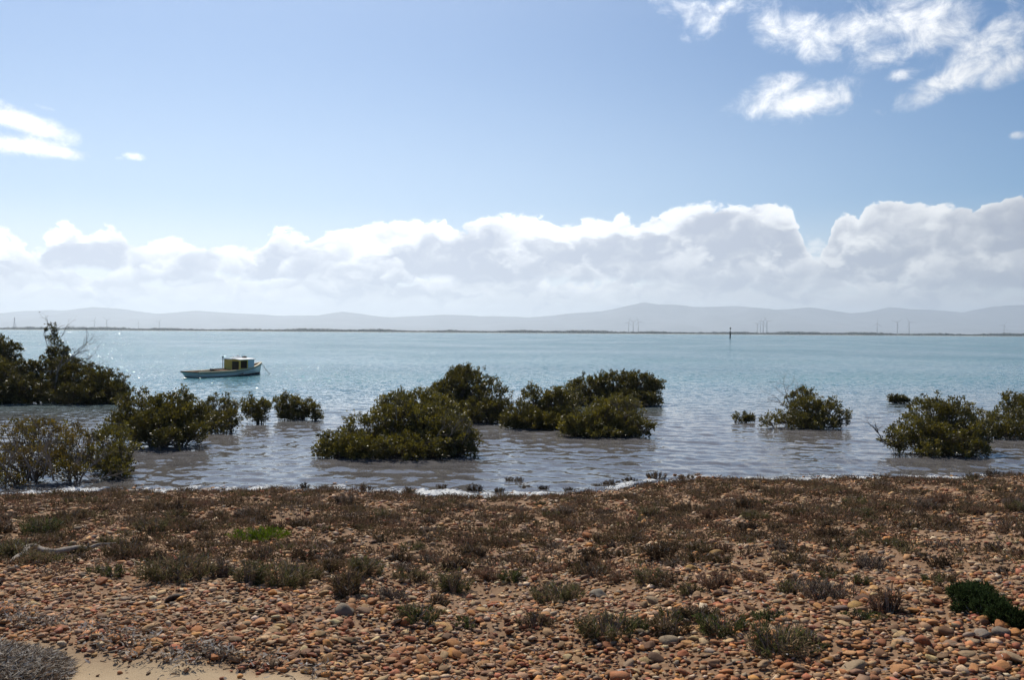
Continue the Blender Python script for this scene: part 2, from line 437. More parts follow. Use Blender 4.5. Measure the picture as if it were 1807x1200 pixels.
def waves(X, Y, cell):
    r = np.random.default_rng(3); H = np.zeros_like(X)
    s = Y - shore_y(X)
    for i in range(70):
        lam = math.exp(r.uniform(math.log(.15), math.log(1.3)))
        th = r.normal(-PI / 2, .55 if lam > .6 else .9)
        k = 2 * PI / lam; ph = r.uniform(0, 6.28)
        a = .0050 * lam ** .95
        fade = np.clip((lam - 2.2 * cell) / (1.5 * cell), 0, 1)
        H += a * fade * np.sin(k * (np.cos(th) * X + np.sin(th) * Y) + ph + .8 * np.sin(X * .35 + i) )
    H = np.sign(H) * np.abs(H) ** 1.0
    calm = (.46 - .18 * np.clip((s - 15) / 40, 0, 1))
    # small swell lines running onto the beach
    sw = .010 * np.exp(-((s - 2.2) / 2.4) ** 2) * np.sin(s * 5.2 + 1.2 * np.sin(X * .5) + .4 * np.sin(X * 1.7 + 1)) ** 1
    sw += .006 * np.exp(-((s - 6) / 4.) ** 2) * np.sin(s * 3.3 + 1.5 * np.sin(X * .33 + 2) + .6 * np.sin(X * 1.1))
    return (H * calm + sw) * np.clip((s + .6) / .8, .1, 1)
def water():
    ys = np.concatenate([np.linspace(11, 15.4, 30), np.geomspace(15.5, 130, 720), np.geomspace(132, 2560, 160)])
    us = np.linspace(-1, 1, 820)
    Y, U = np.meshgrid(ys, us, indexing='ij')
    X = U * (Y * .78 + 5)
    cell = np.maximum(Y * .0029, (Y * .78 + 5) * 2 / 820)
    Z = np.where(Y < 150, waves(X, Y, cell), 0)
    s = Y - shore_y(X)
    V = np.stack([X, Y, Z], -1).reshape(-1, 3); nx = len(us); ny = len(ys)
    i = (np.arange(ny - 1)[:, None] * nx + np.arange(nx - 1)[None]).ravel()
    mk('water', V, np.stack([i, i + 1, i + nx + 1, i + nx], 1), M_WATER, smooth=True,
       attrs={'offshore': np.clip((s - 3) / 45, 0, 1).ravel(), 'depth': np.maximum(0, -np.interp(-s, _S, _Z)).ravel()})['kind'] = 'structure'
water()

# -- far bank, plain and hills
def mat_simple(name, ca, cb, scale, rough=.9):
    m, nt = new_mat(name); p = geo(); a = noise(p, scale, 6, .6)
    output(principled(mixc(ss(a, .35, .65), ca, cb), rough, .15)); return m
M_PLAIN = mat_simple('dry plain', (.20, .17, .12), (.14, .13, .09), .004)
M_HILL = mat_simple('scrubby hill', (.12, .125, .14), (.185, .19, .205), .0016)  # bluish cast of the distant haze is mixed into the hill colour
M_BANKVEG = mat_simple('bank scrub', (.035, .045, .028), (.06, .06, .04), .05)
M_BANKSAND = mat_simple('bank sand', (.42, .38, .30), (.34, .30, .23), .05)
def plain():
    xs = np.linspace(-13000, 13000, 131); ys = np.concatenate([[2540, 2552, 2570, 2620], np.geomspace(2800, 17000, 30)])
    X, Y = np.meshgrid(xs, ys)
    Z = np.interp(Y, [2540, 2552, 2570, 2620, 17000], [-1.5, .35, 1.3, 1.6, 22])
    nx, ny = len(xs), len(ys); i = (np.arange(ny - 1)[:, None] * nx + np.arange(nx - 1)[None]).ravel()
    mk('plain', np.stack([X, Y, Z], -1).reshape(-1, 3), np.stack([i, i + 1, i + nx + 1, i + nx], 1), M_PLAIN)['kind'] = 'structure'
    # pale beach at the foot of the bank
    xs = np.linspace(-2600, 2600, 300); n = len(xs)
    wob = 6 * np.sin(xs * .011) + 3 * np.sin(xs * .05)
    V = np.concatenate([np.stack([xs, 2520 + wob, np.full(n, -.3)], 1), np.stack([xs, 2536 + wob, np.full(n, .9)], 1), np.stack([xs, 2575 + wob, np.full(n, 1.8)], 1)])
    i = np.arange(n - 1); mk('far_beach', V, np.concatenate([np.stack([i, i + 1, i + 1 + n, i + n], 1), np.stack([i + n, i + 1 + n, i + 1 + 2 * n, i + 2 * n], 1)]), M_BANKSAND)['kind'] = 'structure'
plain()
def far_scrub():                    # the unbroken belt of low scrub on the far bank
    r = np.random.default_rng(5); n = 9000
    x = r.uniform(-1900, 1900, n); y = 2548 + r.uniform(0, 60, n) + 6 * np.sin(x * .011)
    h = 1.5 * (3.0 + 1.6 * np.clip(np.sin(x * .009) + np.sin(x * .031 + 1), -1, 1.4) * .6 + r.normal(0, .7, n)); h = h.clip(2.4, 9); w = h * r.uniform(.8, 1.7, n)
    bm = bmesh.new(); bmesh.ops.create_icosphere(bm, subdivisions=1, radius=1); B = np.array([v.co[:] for v in bm.verts]); Fb = np.array([[v.index for v in f.verts] for f in bm.faces]); bm.free()
    V = B[None] * np.stack([w, w * .8, h * .62], -1)[:, None] * r.uniform(.8, 1.2, (n, len(B), 1)) + np.stack([x, y, 1.2 + h * .42], -1)[:, None]
    F = (Fb[None] + (np.arange(n) * len(B))[:, None, None]).reshape(-1, 3)
    tag(mk('far_scrub', V.reshape(-1, 3), F, M_BANKVEG), 'dark low belt of scrub along the far bank', 'scrub', kind='stuff')
far_scrub()
HILL_PX = [(-700, 556), (-300, 548), (0, 553), (40, 549), (75, 547), (120, 547), (165, 542), (220, 546), (275, 553), (345, 548), (420, 553), (500, 556), (560, 558), (605, 550), (650, 556), (690, 560), (780, 555), (840, 556), (890, 557), (930, 560),
           (985, 556), (1060, 549), (1100, 540), (1134, 533), (1160, 538), (1180, 538), (1224, 543), (1304, 541), (1360, 545), (1429, 540), (1465, 545), (1501, 551), (1530, 549), (1569, 542), (1605, 545), (1640, 545), (1699, 551), (1754, 540), (1807, 538), (2100, 541), (2600, 550)]
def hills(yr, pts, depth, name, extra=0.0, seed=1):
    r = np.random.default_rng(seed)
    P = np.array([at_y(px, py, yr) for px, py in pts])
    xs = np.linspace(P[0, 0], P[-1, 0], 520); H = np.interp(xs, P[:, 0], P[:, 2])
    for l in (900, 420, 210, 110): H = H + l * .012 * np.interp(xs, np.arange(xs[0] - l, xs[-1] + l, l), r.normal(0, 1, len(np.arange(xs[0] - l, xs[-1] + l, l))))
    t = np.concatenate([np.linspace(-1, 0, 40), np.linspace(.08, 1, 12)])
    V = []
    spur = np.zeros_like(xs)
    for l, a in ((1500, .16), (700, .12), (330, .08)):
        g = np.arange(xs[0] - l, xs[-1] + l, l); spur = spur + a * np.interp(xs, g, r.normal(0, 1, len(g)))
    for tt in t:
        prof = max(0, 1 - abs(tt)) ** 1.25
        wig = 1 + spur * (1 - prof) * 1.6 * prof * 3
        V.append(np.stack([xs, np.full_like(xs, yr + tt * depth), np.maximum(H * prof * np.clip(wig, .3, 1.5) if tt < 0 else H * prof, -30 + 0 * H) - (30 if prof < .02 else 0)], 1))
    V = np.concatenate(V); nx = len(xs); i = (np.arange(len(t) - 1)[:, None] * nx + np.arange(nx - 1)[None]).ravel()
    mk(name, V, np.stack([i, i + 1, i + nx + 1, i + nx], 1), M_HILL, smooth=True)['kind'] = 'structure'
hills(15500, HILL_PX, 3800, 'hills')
# ------------------------------------------------------------------ the pebble beach
def ground_hit(px, py):             # the point of the beach seen at a photograph pixel
    d = ray(px, py); t = 2.0
    for _ in range(4000):
        p = np.array([0, 0, CAMZ]) + d * t
        if p[2] < ground_z(p[0], p[1]): break
        t += .01
    return np.array([p[0], p[1], float(ground_z(p[0], p[1]))])
def ico(sub):
    bm = bmesh.new(); bmesh.ops.create_icosphere(bm, subdivisions=sub, radius=1)
    V = np.array([v.co[:] for v in bm.verts]); F = np.array([[v.index for v in f.verts] for f in bm.faces]); bm.free(); return V, F
def rock_shape(sub, r):             # a water-worn stone: a ball cut by a few blunt planes
    V, F = ico(sub)
    k = r.integers(5, 10); n = r.normal(0, 1, (k, 3)); n /= np.linalg.norm(n, axis=1)[:, None]; h = r.uniform(.48, .95, k)
    d = (V @ n.T) / h
    q = (np.clip(d, 0, None) ** 10).sum(1) + .25
    V = V / (q ** (1 / 10))[:, None]
    w = r.normal(0, 1, (4, 3)); ph = r.uniform(0, 6, 4)
    V = V * (1 + .05 * sum(np.sin(V @ w[i] * 2.2 + ph[i]) for i in range(4)))[:, None]
    return V / np.abs(V).max(0), F
ROCK1 = [rock_shape(2, rng) for _ in range(14)]
ROCK0 = [rock_shape(1, rng) for _ in range(10)]
PAL = np.array([(.34, .175, .085), (.40, .24, .135), (.30, .135, .07), (.42, .30, .20), (.25, .10, .055), (.36, .27, .21), (.20, .13, .10), (.44, .36, .29), (.30, .25, .23), (.13, .075, .055), (.42, .22, .08), (.27, .20, .15), (.50, .45, .40), (.33, .12, .08)])
PW_RED = np.array([5, 4, 4, 3, 3, 2, 2, 1.2, 1.6, 1.2, 2, 2, .5, 1.5])
PW_TAN = np.array([3, 5, 1.5, 6, 1, 5, 2, 4, 2.5, .8, 2.2, 4, 1.6, .7])
def fbm2(x, y, s, seed):
    r = np.random.default_rng(seed); o = 0
    for l, a in ((s, 1), (s * .5, .6), (s * .25, .4)):
        for _ in range(4):
            th = r.uniform(0, 6.28); o = o + a * np.sin((np.cos(th) * x + np.sin(th) * y) * 2 * PI / l + r.uniform(0, 6.28)) * .35
    return o
def scatter_layer(cell, smin, smax, keep, ymax, seed, jit=.5, y0=3.4):
    r = np.random.default_rng(seed)
    ys = np.arange(y0, ymax, cell); out = []
    for y in ys:
        hw = y * .66 + 2.4; xs = np.arange(-hw, hw, cell)
        out.append(np.stack([xs, np.full(len(xs), y)], 1))
    P = np.concatenate(out); P = P + r.uniform(-jit, jit, P.shape) * cell
    P = P[r.random(len(P)) < keep]
    s = smin * (smax / smin) ** (r.random(len(P)) ** 1.6)
    return P, s
L = [scatter_layer(.040, .022, .052, .90, 8.0, 1), scatter_layer(.064, .040, .090, .90, 10.5, 2), scatter_layer(.10, .055, .115, .85, 19.5, 5, y0=10.4), scatter_layer(.17, .08, .125, .20, 19.5, 3), scatter_layer(.42, .11, .15, .08, 17, 4)]
SP = np.concatenate([a for a, _ in L]); SS = np.concatenate([b for _, b in L])
r_ = np.random.default_rng(11)
sz = ground_z(SP[:, 0], SP[:, 1]); s_in = shore_y(SP[:, 0]) - SP[:, 1]
P3 = np.column_stack([SP, sz])
e_sand = track_edge(P3) + r_.normal(0, 5, len(P3))
open_ = fbm2(SP[:, 0], SP[:, 1], 2.6, 5)
midz = np.clip((SP[:, 1] - 4.6) / 2.5, 0, 1)                  # the upper beach is closed cobble, further on sand shows between
pk = np.where(open_ > .45, 1 - .5 * midz, 1.0 - .12 * midz)
right_sand = np.clip((SP[:, 0] - .6) / 2, 0, 1) * (SP[:, 1] < 8) * (open_ < -.25)
pk = pk * (1 - .5 * right_sand)
pk = np.where(s_in < 0, .35, pk)
keep = (r_.random(len(SP)) < pk) & ((e_sand < 0) | ((SS < .045) & (r_.random(len(SP)) < .07))) & (s_in > -2.2)
SP, SS, P3, s_in, midz = SP[keep], SS[keep], P3[keep], s_in[keep], midz[keep]
N = len(SP)
ci_red = r_.choice(len(PAL), N, p=PW_RED / PW_RED.sum()); ci_tan = r_.choice(len(PAL), N, p=PW_TAN / PW_TAN.sum())
CI = np.where(r_.random(N) < midz * .8 + .12 * (SP[:, 0] > 1.5), ci_tan, ci_red)
COLS = PAL[CI] * np.array([1.08, .92, .70]) * r_.uniform(.66, 1.45, (N, 1)) * r_.uniform(.93, 1.07, (N, 3))
flat = r_.uniform(.24, .55, N); elong = r_.uniform(.62, .98, N)
DIM = np.stack([SS, SS * elong, SS * flat], 1) * .53
YAW = r_.uniform(0, 2 * PI, N); TX = r_.normal(0, .22, N); TY = r_.normal(0, .22, N)
ZO = DIM[:, 2] * r_.uniform(.25, .85, N) + .012 * (1 - midz) * r_.random(N)
def rotm(yaw, tx, ty):
    c, s = np.cos(yaw), np.sin(yaw); o = np.zeros_like(c); i = np.ones_like(c)
    Rz = np.stack([np.stack([c, -s, o], -1), np.stack([s, c, o], -1), np.stack([o, o, i], -1)], -2)
    c, s = np.cos(tx), np.sin(tx); Rx = np.stack([np.stack([i, o, o], -1), np.stack([o, c, -s], -1), np.stack([o, s, c], -1)], -2)
    c, s = np.cos(ty), np.sin(ty); Ry = np.stack([np.stack([c, o, s], -1), np.stack([o, i, o], -1), np.stack([-s, o, c], -1)], -2)
    return Rx @ Ry @ Rz
# tufts are placed first so that no single cobble stands inside one
TUFTS = [  # px, py of the foot, width and height in the photo, kind, label
 (452, 958, 86, 22, 'lime', 'bright lime green clump of glasswort on the stones'),
 (65, 947, 54, 38, 'green', 'green tuft below the leaning dead branch at the left'),
 (12, 988, 60, 40, 'olive', 'olive tuft at the left edge just behind the driftwood'),
 (262, 944, 44, 30, 'olive', 'olive tuft between the waterline scrub and the driftwood tip'),
 (298, 1031, 118, 48, 'olive', 'broad low olive tuft where the bare cobbles begin at left'),
 (182, 1019, 54, 22, 'green', 'low green tuft just in front of the driftwood branch'),
 (490, 1043, 84, 60, 'drygreen', 'tall brown and olive tuft in front of the lime green clump'),
 (436, 1034, 50, 50, 'drygreen', 'brown and olive tuft left of the tallest one by the lime green clump'),
 (386, 1026, 42, 44, 'grey', 'grey brown twiggy tuft right of the broad olive one'),
 (545, 1026, 38, 32, 'olive', 'small dark olive tuft right of the tall brown and olive one'),
 (612, 1058, 66, 58, 'dry', 'rusty brown tuft above the big grey cobble'),
 (640, 1022, 62, 40, 'drygreen', 'olive topped tuft behind the rusty brown one'),
 (797, 1050, 62, 40, 'drygreen', 'grey olive tuft on pale stones near the centre'),
 (734, 1103, 72, 34, 'green', 'dense green tuft among bare cobbles right beside the orange stone'),
 (820, 1112, 48, 20, 'green', 'low flat green tuft right of the dense green one'),
 (688, 1062, 60, 26, 'grey', 'flat grey brown tuft right of the rusty brown one'),
 (770, 1074, 36, 28, 'dry', 'small straw brown tuft just above the dense green one'),
 (806, 1012, 46, 26, 'dark', 'small dark tuft behind the grey olive central one'),
 (458, 994, 44, 34, 'dry', 'dry brown tuft directly in front of the lime green clump'),
 (440, 1006, 36, 18, 'green', 'little green tuft in front of the lime green clump'),
 (310, 908, 40, 24, 'dark', 'dark brown tuft close to the waterline at left'),
 (455, 928, 36, 20, 'dark', 'dark brown tuft just behind the lime green clump'),
 (338, 942, 44, 26, 'dry', 'dry brown tuft half way from driftwood to waterline'),
 (216, 992, 64, 38, 'dry', 'reddish brown tuft at the thin end of the driftwood'),
 (985, 1068, 90, 46, 'drygreen', 'wide grey olive tuft on pale stones right of the centre'),
 (1150, 1036, 58, 34, 'drygreen', 'dark olive tuft with a brown crown right of the wide grey one'),
 (1218, 1053, 46, 26, 'olive', 'small olive tuft among flat pale stones'),
 (945, 1113, 62, 34, 'dry', 'low dark brown tuft alone on the near cobbles'),
 (1072, 1133, 88, 58, 'drygreen', 'tall tuft leftmost in the near row of tufts'),
 (1128, 1118, 42, 26, 'green', 'small green tuft in the near row, behind the brown one'),
 (1180, 1135, 62, 46, 'dry', 'dark brown tuft in the near row beside a tan boulder'),
 (1190, 1104, 54, 32, 'drygreen', 'grey green tuft at the back of the near row'),
 (1278, 1128, 82, 46, 'green', 'wide green tuft at the right of the near row'),
 (1240, 1100, 60, 32, 'dry', 'straw brown tuft behind the wide green one of the near row'),
 (1392, 1168, 112, 64, 'drygreen', 'largest tuft, straw and green, nearest the viewer'),
 (1367, 1102, 56, 28, 'green', 'green tuft tinged with red behind the largest tuft'),
 (1530, 1102, 56, 20, 'green', 'flat green mat of a tuft on the sandy stones at right'),
 (1572, 1090, 48, 54, 'red', 'upright reddish dry tuft on the sandy stones at right'),
 (1045, 1022, 62, 32, 'dry', 'brown tuft behind the wide grey olive one'),
 (1272, 1040, 62, 32, 'red', 'faded reddish twiggy tuft behind pale flat stones'),
 (1468, 1062, 84, 40, 'grey', 'sprawling grey brown tuft left of the reddish upright one'),
 (1400, 1052, 56, 28, 'olive', 'yellowish olive tuft left of the sprawling grey one'),
 (1545, 1008, 46, 28, 'grey', 'grey twiggy tuft in the brown scrub at right'),
 (1325, 938, 34, 20, 'dark', 'dark tuft in the brown scrub below the right hand bush'),
 (905, 1030, 44, 24, 'green', 'small green tuft between the two wide central ones'),
 (120, 922, 50, 26, 'dry', 'dry brown tuft above the dark hollow at left'),
 (830, 985, 50, 30, 'dry', 'dry brown tuft in the middle of the scrub belt'),
 (1180, 975, 46, 28, 'dry', 'dry brown tuft on the stones behind the dark olive one'),
]
KINDS = {  # main, second colour, share of the second, blade length factor, spread
 'lime': ((.135, .19, .012), (.10, .15, .015), .3), 'green': ((.082, .098, .032), (.165, .13, .07), .3), 'olive': ((.125, .112, .05), (.19, .135, .08), .4),
 'drygreen': ((.215, .16, .095), (.11, .108, .042), .45), 'dry': ((.165, .112, .072), (.10, .075, .035), .35), 'grey': ((.19, .15, .12), (.11, .075, .05), .5),
 'dark': ((.06, .042, .027), (.10, .065, .038), .4), 'red': ((.20, .118, .08), (.16, .10, .06), .4)}
def mat_blade():
    m, nt = new_mat('dry leaf'); c = attr('col', 'Color')
    d = shader('ShaderNodeBsdfDiffuse', Color=c); t = shader('ShaderNodeBsdfTranslucent', Color=c)
    output(mixs(.32, d, t)); return m
M_BLADE = mat_blade()
def blades(P, D, Ln, W, C, bend=.3, r=rng):     # thin two-segment blades
    n = len(P); D = D / np.linalg.norm(D, axis=1)[:, None]
    sd = np.cross(D, r.normal(0, 1, (n, 3))); sd /= np.linalg.norm(sd, axis=1)[:, None] + 1e-9
    bd = r.normal(0, bend, (n, 3)); bd[:, 2] *= .4
    a = P; b = P + D * Ln[:, None] * .55; c = P + (D + bd) * Ln[:, None]
    w = (sd * W[:, None] * .5)
    V = np.stack([a - w, a + w, b - w * .85, b + w * .85, c], 1).reshape(-1, 3)
    o = np.arange(n)[:, None] * 5
    Q = np.array([[0, 1, 3, 2]]) + o; T = np.array([[2, 3, 4]]) + o
    return V, [Q, T], np.repeat(C, 5, axis=0)
def tuft_mesh(w, h, kind, r, dens=1.0, low=False):
    m, s, sh = KINDS[kind]; m = np.array(m); s = np.array(s)
    n = int(np.clip(1700 * (w / .4) * dens, 140, 4200))
    # several shoots, each a bundle of blades
    k = max(6, int(40 * w / .4)); a = r.uniform(0, 2 * PI, k); rad = np.sqrt(r.random(k)) * w * .42
    cx, cy = rad * np.cos(a), rad * np.sin(a) * .75
    ch = h * (1 - .45 * (rad / (w * .5)) ** 2) * r.uniform(.7, 1.12, k)
    j = r.integers(0, k, n)
    t = r.random(n)
    out = np.stack([cx[j], cy[j], np.zeros(n)], 1)
    P = out * (1 + .5 * t[:, None]) + r.normal(0, w * .035, (n, 3)); P[:, 2] = t ** 1.1 * ch[j] * .80
    D = np.stack([cx[j] / w * 1.3, cy[j] / w * 1.3, np.full(n, .8)], 1) + r.normal(0, .55, (n, 3))
    Ln = ch[j] * r.uniform(.18, .38, n); W = r.uniform(.004, .009, n)
    mixn = ((r.random(k) < sh)[j] ^ (r.random(n) < .15))[:, None]
    C = np.where(mixn, s, m) * r.uniform(.65, 1.5, (n, 1)) * r.uniform(.92, 1.08, (n, 3))
    pale = r.random(n) < (.05 if kind != 'lime' else 0.0); C[pale] = (.34, .30, .25)
    return blades(P, D, Ln, W, C, .3, r)
def twigs_mesh(w, h, r):
    mb = MB(); k = max(5, int(26 * w / .4)); a = r.uniform(0, 2 * PI, k); rr = np.sqrt(r.random(k)) * w * .45
    B = np.stack([rr * .35 * np.cos(a), rr * .35 * np.sin(a), np.full(k, -.01)], 1); T = np.stack([rr * np.cos(a), rr * np.sin(a) * .8, h * r.uniform(.45, .95, k)], 1)
    mid = (B + T) / 2 + r.normal(0, w * .04, (k, 3))
    mb.tubes(B, mid, .0045, .0035, 4); mb.tubes(mid, T, .0035, .0015, 4); return mb
M_TWIG = mat_simple('grey twig', (.17, .13, .10), (.27, .22, .18), 30.0)
rt = np.random.default_rng(21)
tuft_disc = []
def put_tuft(px, py, wpx, hpx, kind, label, group=None, parts=True, name='beach_tuft', cat='tuft'):
    g = ground_hit(px, py - 2); d = np.linalg.norm(g - np.array([0, 0, CAMZ])); k = d / FPX
    w, h = wpx * k, hpx * k * (.86 if parts else .78)
    g[1] += w * .25; g[2] = float(ground_z(g[0], g[1]))
    tuft_disc.append((g[0], g[1], w * .5))
    V, F, C = tuft_mesh(w, h, kind, rt, 1.0)
    if parts:
        t = empty(name, g - np.array([0, 0, .01])); mk('foliage', V, F, M_BLADE, t, False, C); twigs_mesh(w, h, rt).build('twigs', M_TWIG, t)
    else:
        t = mk(name, V, F, M_BLADE, None, False, C); t.location = Vector([float(v) for v in g])
    tag(t, label, cat, group); return t
for px, py, w, h, kd, lb in TUFTS: put_tuft(px, py, w, h, kd, lb, 'tufts growing on the pebble beach')

# wet tufts standing in the shallows along the foam
WET = [(537, 862, 16, 18), (573, 867, 26, 16), (645, 869, 20, 24), (722, 874, 22, 26), (779, 861, 18, 13), (838, 869, 26, 26), (907, 850, 30, 14), (881, 868, 20, 14), (929, 862, 24, 10), (961, 864, 20, 14), (1005, 866, 18, 12), (1052, 858, 14, 9), (1066, 856, 18, 10), (1083, 854, 22, 14), (1112, 851, 26, 14), (1160, 846, 30, 22), (1214, 850, 26, 22), (300, 872, 22, 16), (225, 874, 22, 14), (1330, 850, 20, 12), (1390, 851, 22, 14), (1500, 850, 22, 14), (1600, 849, 26, 14), (1720, 848, 30, 22), (1760, 846, 36, 26), (1795, 844, 30, 20)]
for px, py, w, h in WET:
    g = at_z(px, py, .0); k = g[1] / FPX; ww, hh = w * k, h * k * .7
    V, F, C = tuft_mesh(ww, hh, 'dry' if rt.random() < .5 else 'dark', rt, .8)
    t = mk('wet_tuft', V, F, M_BLADE, None, False, C * .8); t.location = (float(g[0]), float(g[1]) + ww * .3, -.02); tuft_disc.append((g[0], g[1], ww * .5))
    tag(t, 'soaked brown tuft standing in the white wash at the waterline', 'tuft', 'soaked tufts at the waterline')

# further single tufts of the brown scrub, the ones that show largest
n_s = 0; tries = 0
while n_s < 150 and tries < 4000:
    tries += 1
    px = rt.uniform(-20, 1830); py = 885 + (rt.random() ** 1.0) * 170
    lim = 1010 if px < 500 else 1040
    if py > lim: continue
    g = ground_hit(px, py)
    wpx = rt.uniform(26, 52) * (.75 + .5 * (py - 885) / 150)
    wm = wpx * np.linalg.norm(g - np.array([0, 0, CAMZ])) / FPX
    if any((g[0] - a) ** 2 + (g[1] - b) ** 2 < (c + wm * .45) ** 2 for a, b, c in tuft_disc): continue
    kd = rt.choice(['dry', 'grey', 'red', 'dark', 'drygreen', 'olive'], p=[.42, .17, .14, .12, .09, .06])
    side = 'left of the lime green clump' if px < 400 else ('right of the tall tuft line' if px > 1250 else 'in the middle of the beach')
    nm = {'dry': 'dry brown', 'grey': 'grey twiggy', 'red': 'reddish', 'dark': 'dark brown', 'drygreen': 'half green', 'olive': 'olive'}[kd]
    sd = 'at the left' if px < 600 else ('at the right' if px > 1200 else 'in the middle')
    dp = 'near the waterline' if py < 920 else ('half way up the beach' if py < 975 else 'at the edge of the bare cobbles')
    put_tuft(px, py, wpx, wpx * rt.uniform(.42, .65), kd, f'small {nm} scrub tuft {dp} {sd}', f'small {nm} scrub tufts {dp} {sd}', False, 'scrub_tuft')
    n_s += 1
# the continuous low scrub between them
def ground_scrub():
    r = np.random.default_rng(31); n = 10500
    y = r.uniform(7.2, 18.6, n); x = r.uniform(-1, 1, n) * (y * .64 + .6)
    s = shore_y(x) - y
    dens = np.clip((y - 6.6) / 4.5, 0, 1) * np.clip(.75 + fbm2(x, y, 2.2, 9) * .8, .08, 1)
    k = (r.random(n) < dens) & (s > .05); x, y = x[k], y[k]; n = len(x); z = ground_z(x, y)
    w = r.uniform(.07, .2, n) * (1 + .03 * y); h = w * r.uniform(.28, .55, n)
    VV, QQ, TT, CC = [], [], [], []; o = 0
    kinds = r.choice(['dry', 'red', 'grey', 'dark', 'drygreen', 'olive'], n, p=[.42, .2, .15, .13, .06, .04])
    nb = 40
    m = np.array([KINDS[q][0] for q in kinds]); s2 = np.array([KINDS[q][1] for q in kinds])
    th = r.uniform(0, 2 * PI, (n, nb)); rr = np.sqrt(r.random((n, nb))) * w[:, None] * .5
    P = np.stack([x[:, None] + rr * np.cos(th), y[:, None] + rr * np.sin(th), z[:, None] + r.random((n, nb)) * h[:, None] * .5], -1).reshape(-1, 3)
    D = np.stack([np.cos(th) * .5, np.sin(th) * .5, np.full((n, nb), .8)], -1).reshape(-1, 3) + r.normal(0, .45, (n * nb, 3))
    Ln = (h[:, None] * r.uniform(.35, .7, (n, nb))).ravel(); W = r.uniform(.006, .013, n * nb)
    C = np.where(r.random((n, nb, 1)) < .35, s2[:, None], m[:, None]).reshape(-1, 3) * r.uniform(.55, 1.35, (n * nb, 1))
    V, F, C = blades(P, D, Ln, W, C, .35, r)
    tag(mk('ground_scrub', V, F, M_BLADE, None, False, C), 'low brown scrub covering the stones towards the waterline', 'scrub', kind='stuff')
ground_scrub()

# stones: the 300 that show largest are objects, the rest one mass
dist = np.linalg.norm(P3 - np.array([0, 0, CAMZ]), axis=1)
q = to_px(P3); inview = (q[:, 0] > 8) & (q[:, 0] < 1799) & (q[:, 1] < 1192) & (q[:, 1] > 900)
show = DIM[:, 0] * DIM[:, 2] / dist ** 2 * inview
td = np.array(tuft_disc)
for a, b, c in td[:60]: show[(SP[:, 0] - a) ** 2 + (SP[:, 1] - b) ** 2 < (c * 1.1) ** 2] = 0
order = np.argsort(-show); big = []
for i in order[:900]:
    if show[i] <= 0 or len(big) >= 286: break
    big.append(i)
big = np.array(big); rest = np.setdiff1d(np.arange(N), big)
RM = rotm(YAW, TX, TY)
def stones_mass(idx, name):
    Vs, Fs, Cs = [], [], []; off = 0
    near = dist[idx] < 9.0
    for bank, sel in ((ROCK0, idx),):
        for v in range(len(bank)):
            I = sel[v::len(bank)]; B, Fb = bank[v]
            V = np.einsum('nij,nvj->nvi', RM[I], B[None] * DIM[I][:, None, :]) + (P3[I] + np.stack([0 * ZO[I], 0 * ZO[I], ZO[I]], 1))[:, None]
            F = Fb[None] + (np.arange(len(I)) * len(B))[:, None, None] + off
            Vs.append(V.reshape(-1, 3)); Fs.append(F.reshape(-1, 3)); Cs.append(np.repeat(COLS[I], len(B), axis=0)); off += len(I) * len(B)
    return mk(name, np.concatenate(Vs), np.concatenate(Fs), M_STONE, None, True, np.concatenate(Cs))
tag(stones_mass(rest, 'pebbles'), 'bed of loose brown, tan and grey pebbles covering the beach', 'pebbles', kind='stuff')
ROCKME = [mesh_data('cobble', V, F, True, mat=M_COBBLE) for V, F in [rock_shape(3, rng) for _ in range(16)]]
CN = ['orange brown', 'tan', 'rust red', 'pale buff', 'dark red', 'pinkish grey', 'brown', 'pale grey', 'grey', 'near black', 'ochre', 'dull brown', 'whitish', 'brick red']
def cobble(pos, dim, rot, colr, label, group, k):
    o = bpy.data.objects.new('cobble', ROCKME[k % 16]); COL.objects.link(o)
    M = Matrix([list(map(float, rot[i] * dim)) + [float(pos[i])] for i in range(3)] + [[0, 0, 0, 1]])
    o.matrix_world = M; o.color = (float(colr[0]) * .9, float(colr[1]) * .84, float(colr[2]) * .68, 1)
    return tag(o, label, 'stone', group)
for k, i in enumerate(big):
    q_ = to_px(P3[i]); c = CN[CI[i]]
    sd = 'at the far left' if q_[0] < 360 else 'left of centre' if q_[0] < 720 else 'in the centre' if q_[0] < 1085 else 'right of centre' if q_[0] < 1445 else 'at the far right'
    dp = 'in the nearest row of cobbles' if q_[1] > 1140 else 'on the near cobble bed' if q_[1] > 1060 else 'where the tufts begin'
    fl = 'flat' if flat[i] < .46 else 'rounded' if flat[i] > .57 else 'worn'
    lb = f'{fl} {c} cobble {dp} {sd}'
    cobble(P3[i] + np.array([0, 0, ZO[i]]), DIM[i], RM[i], COLS[i], lb, lb.replace('cobble ', 'cobbles ', 1) if False else f'{fl} {c} cobbles {dp} {sd}', k)
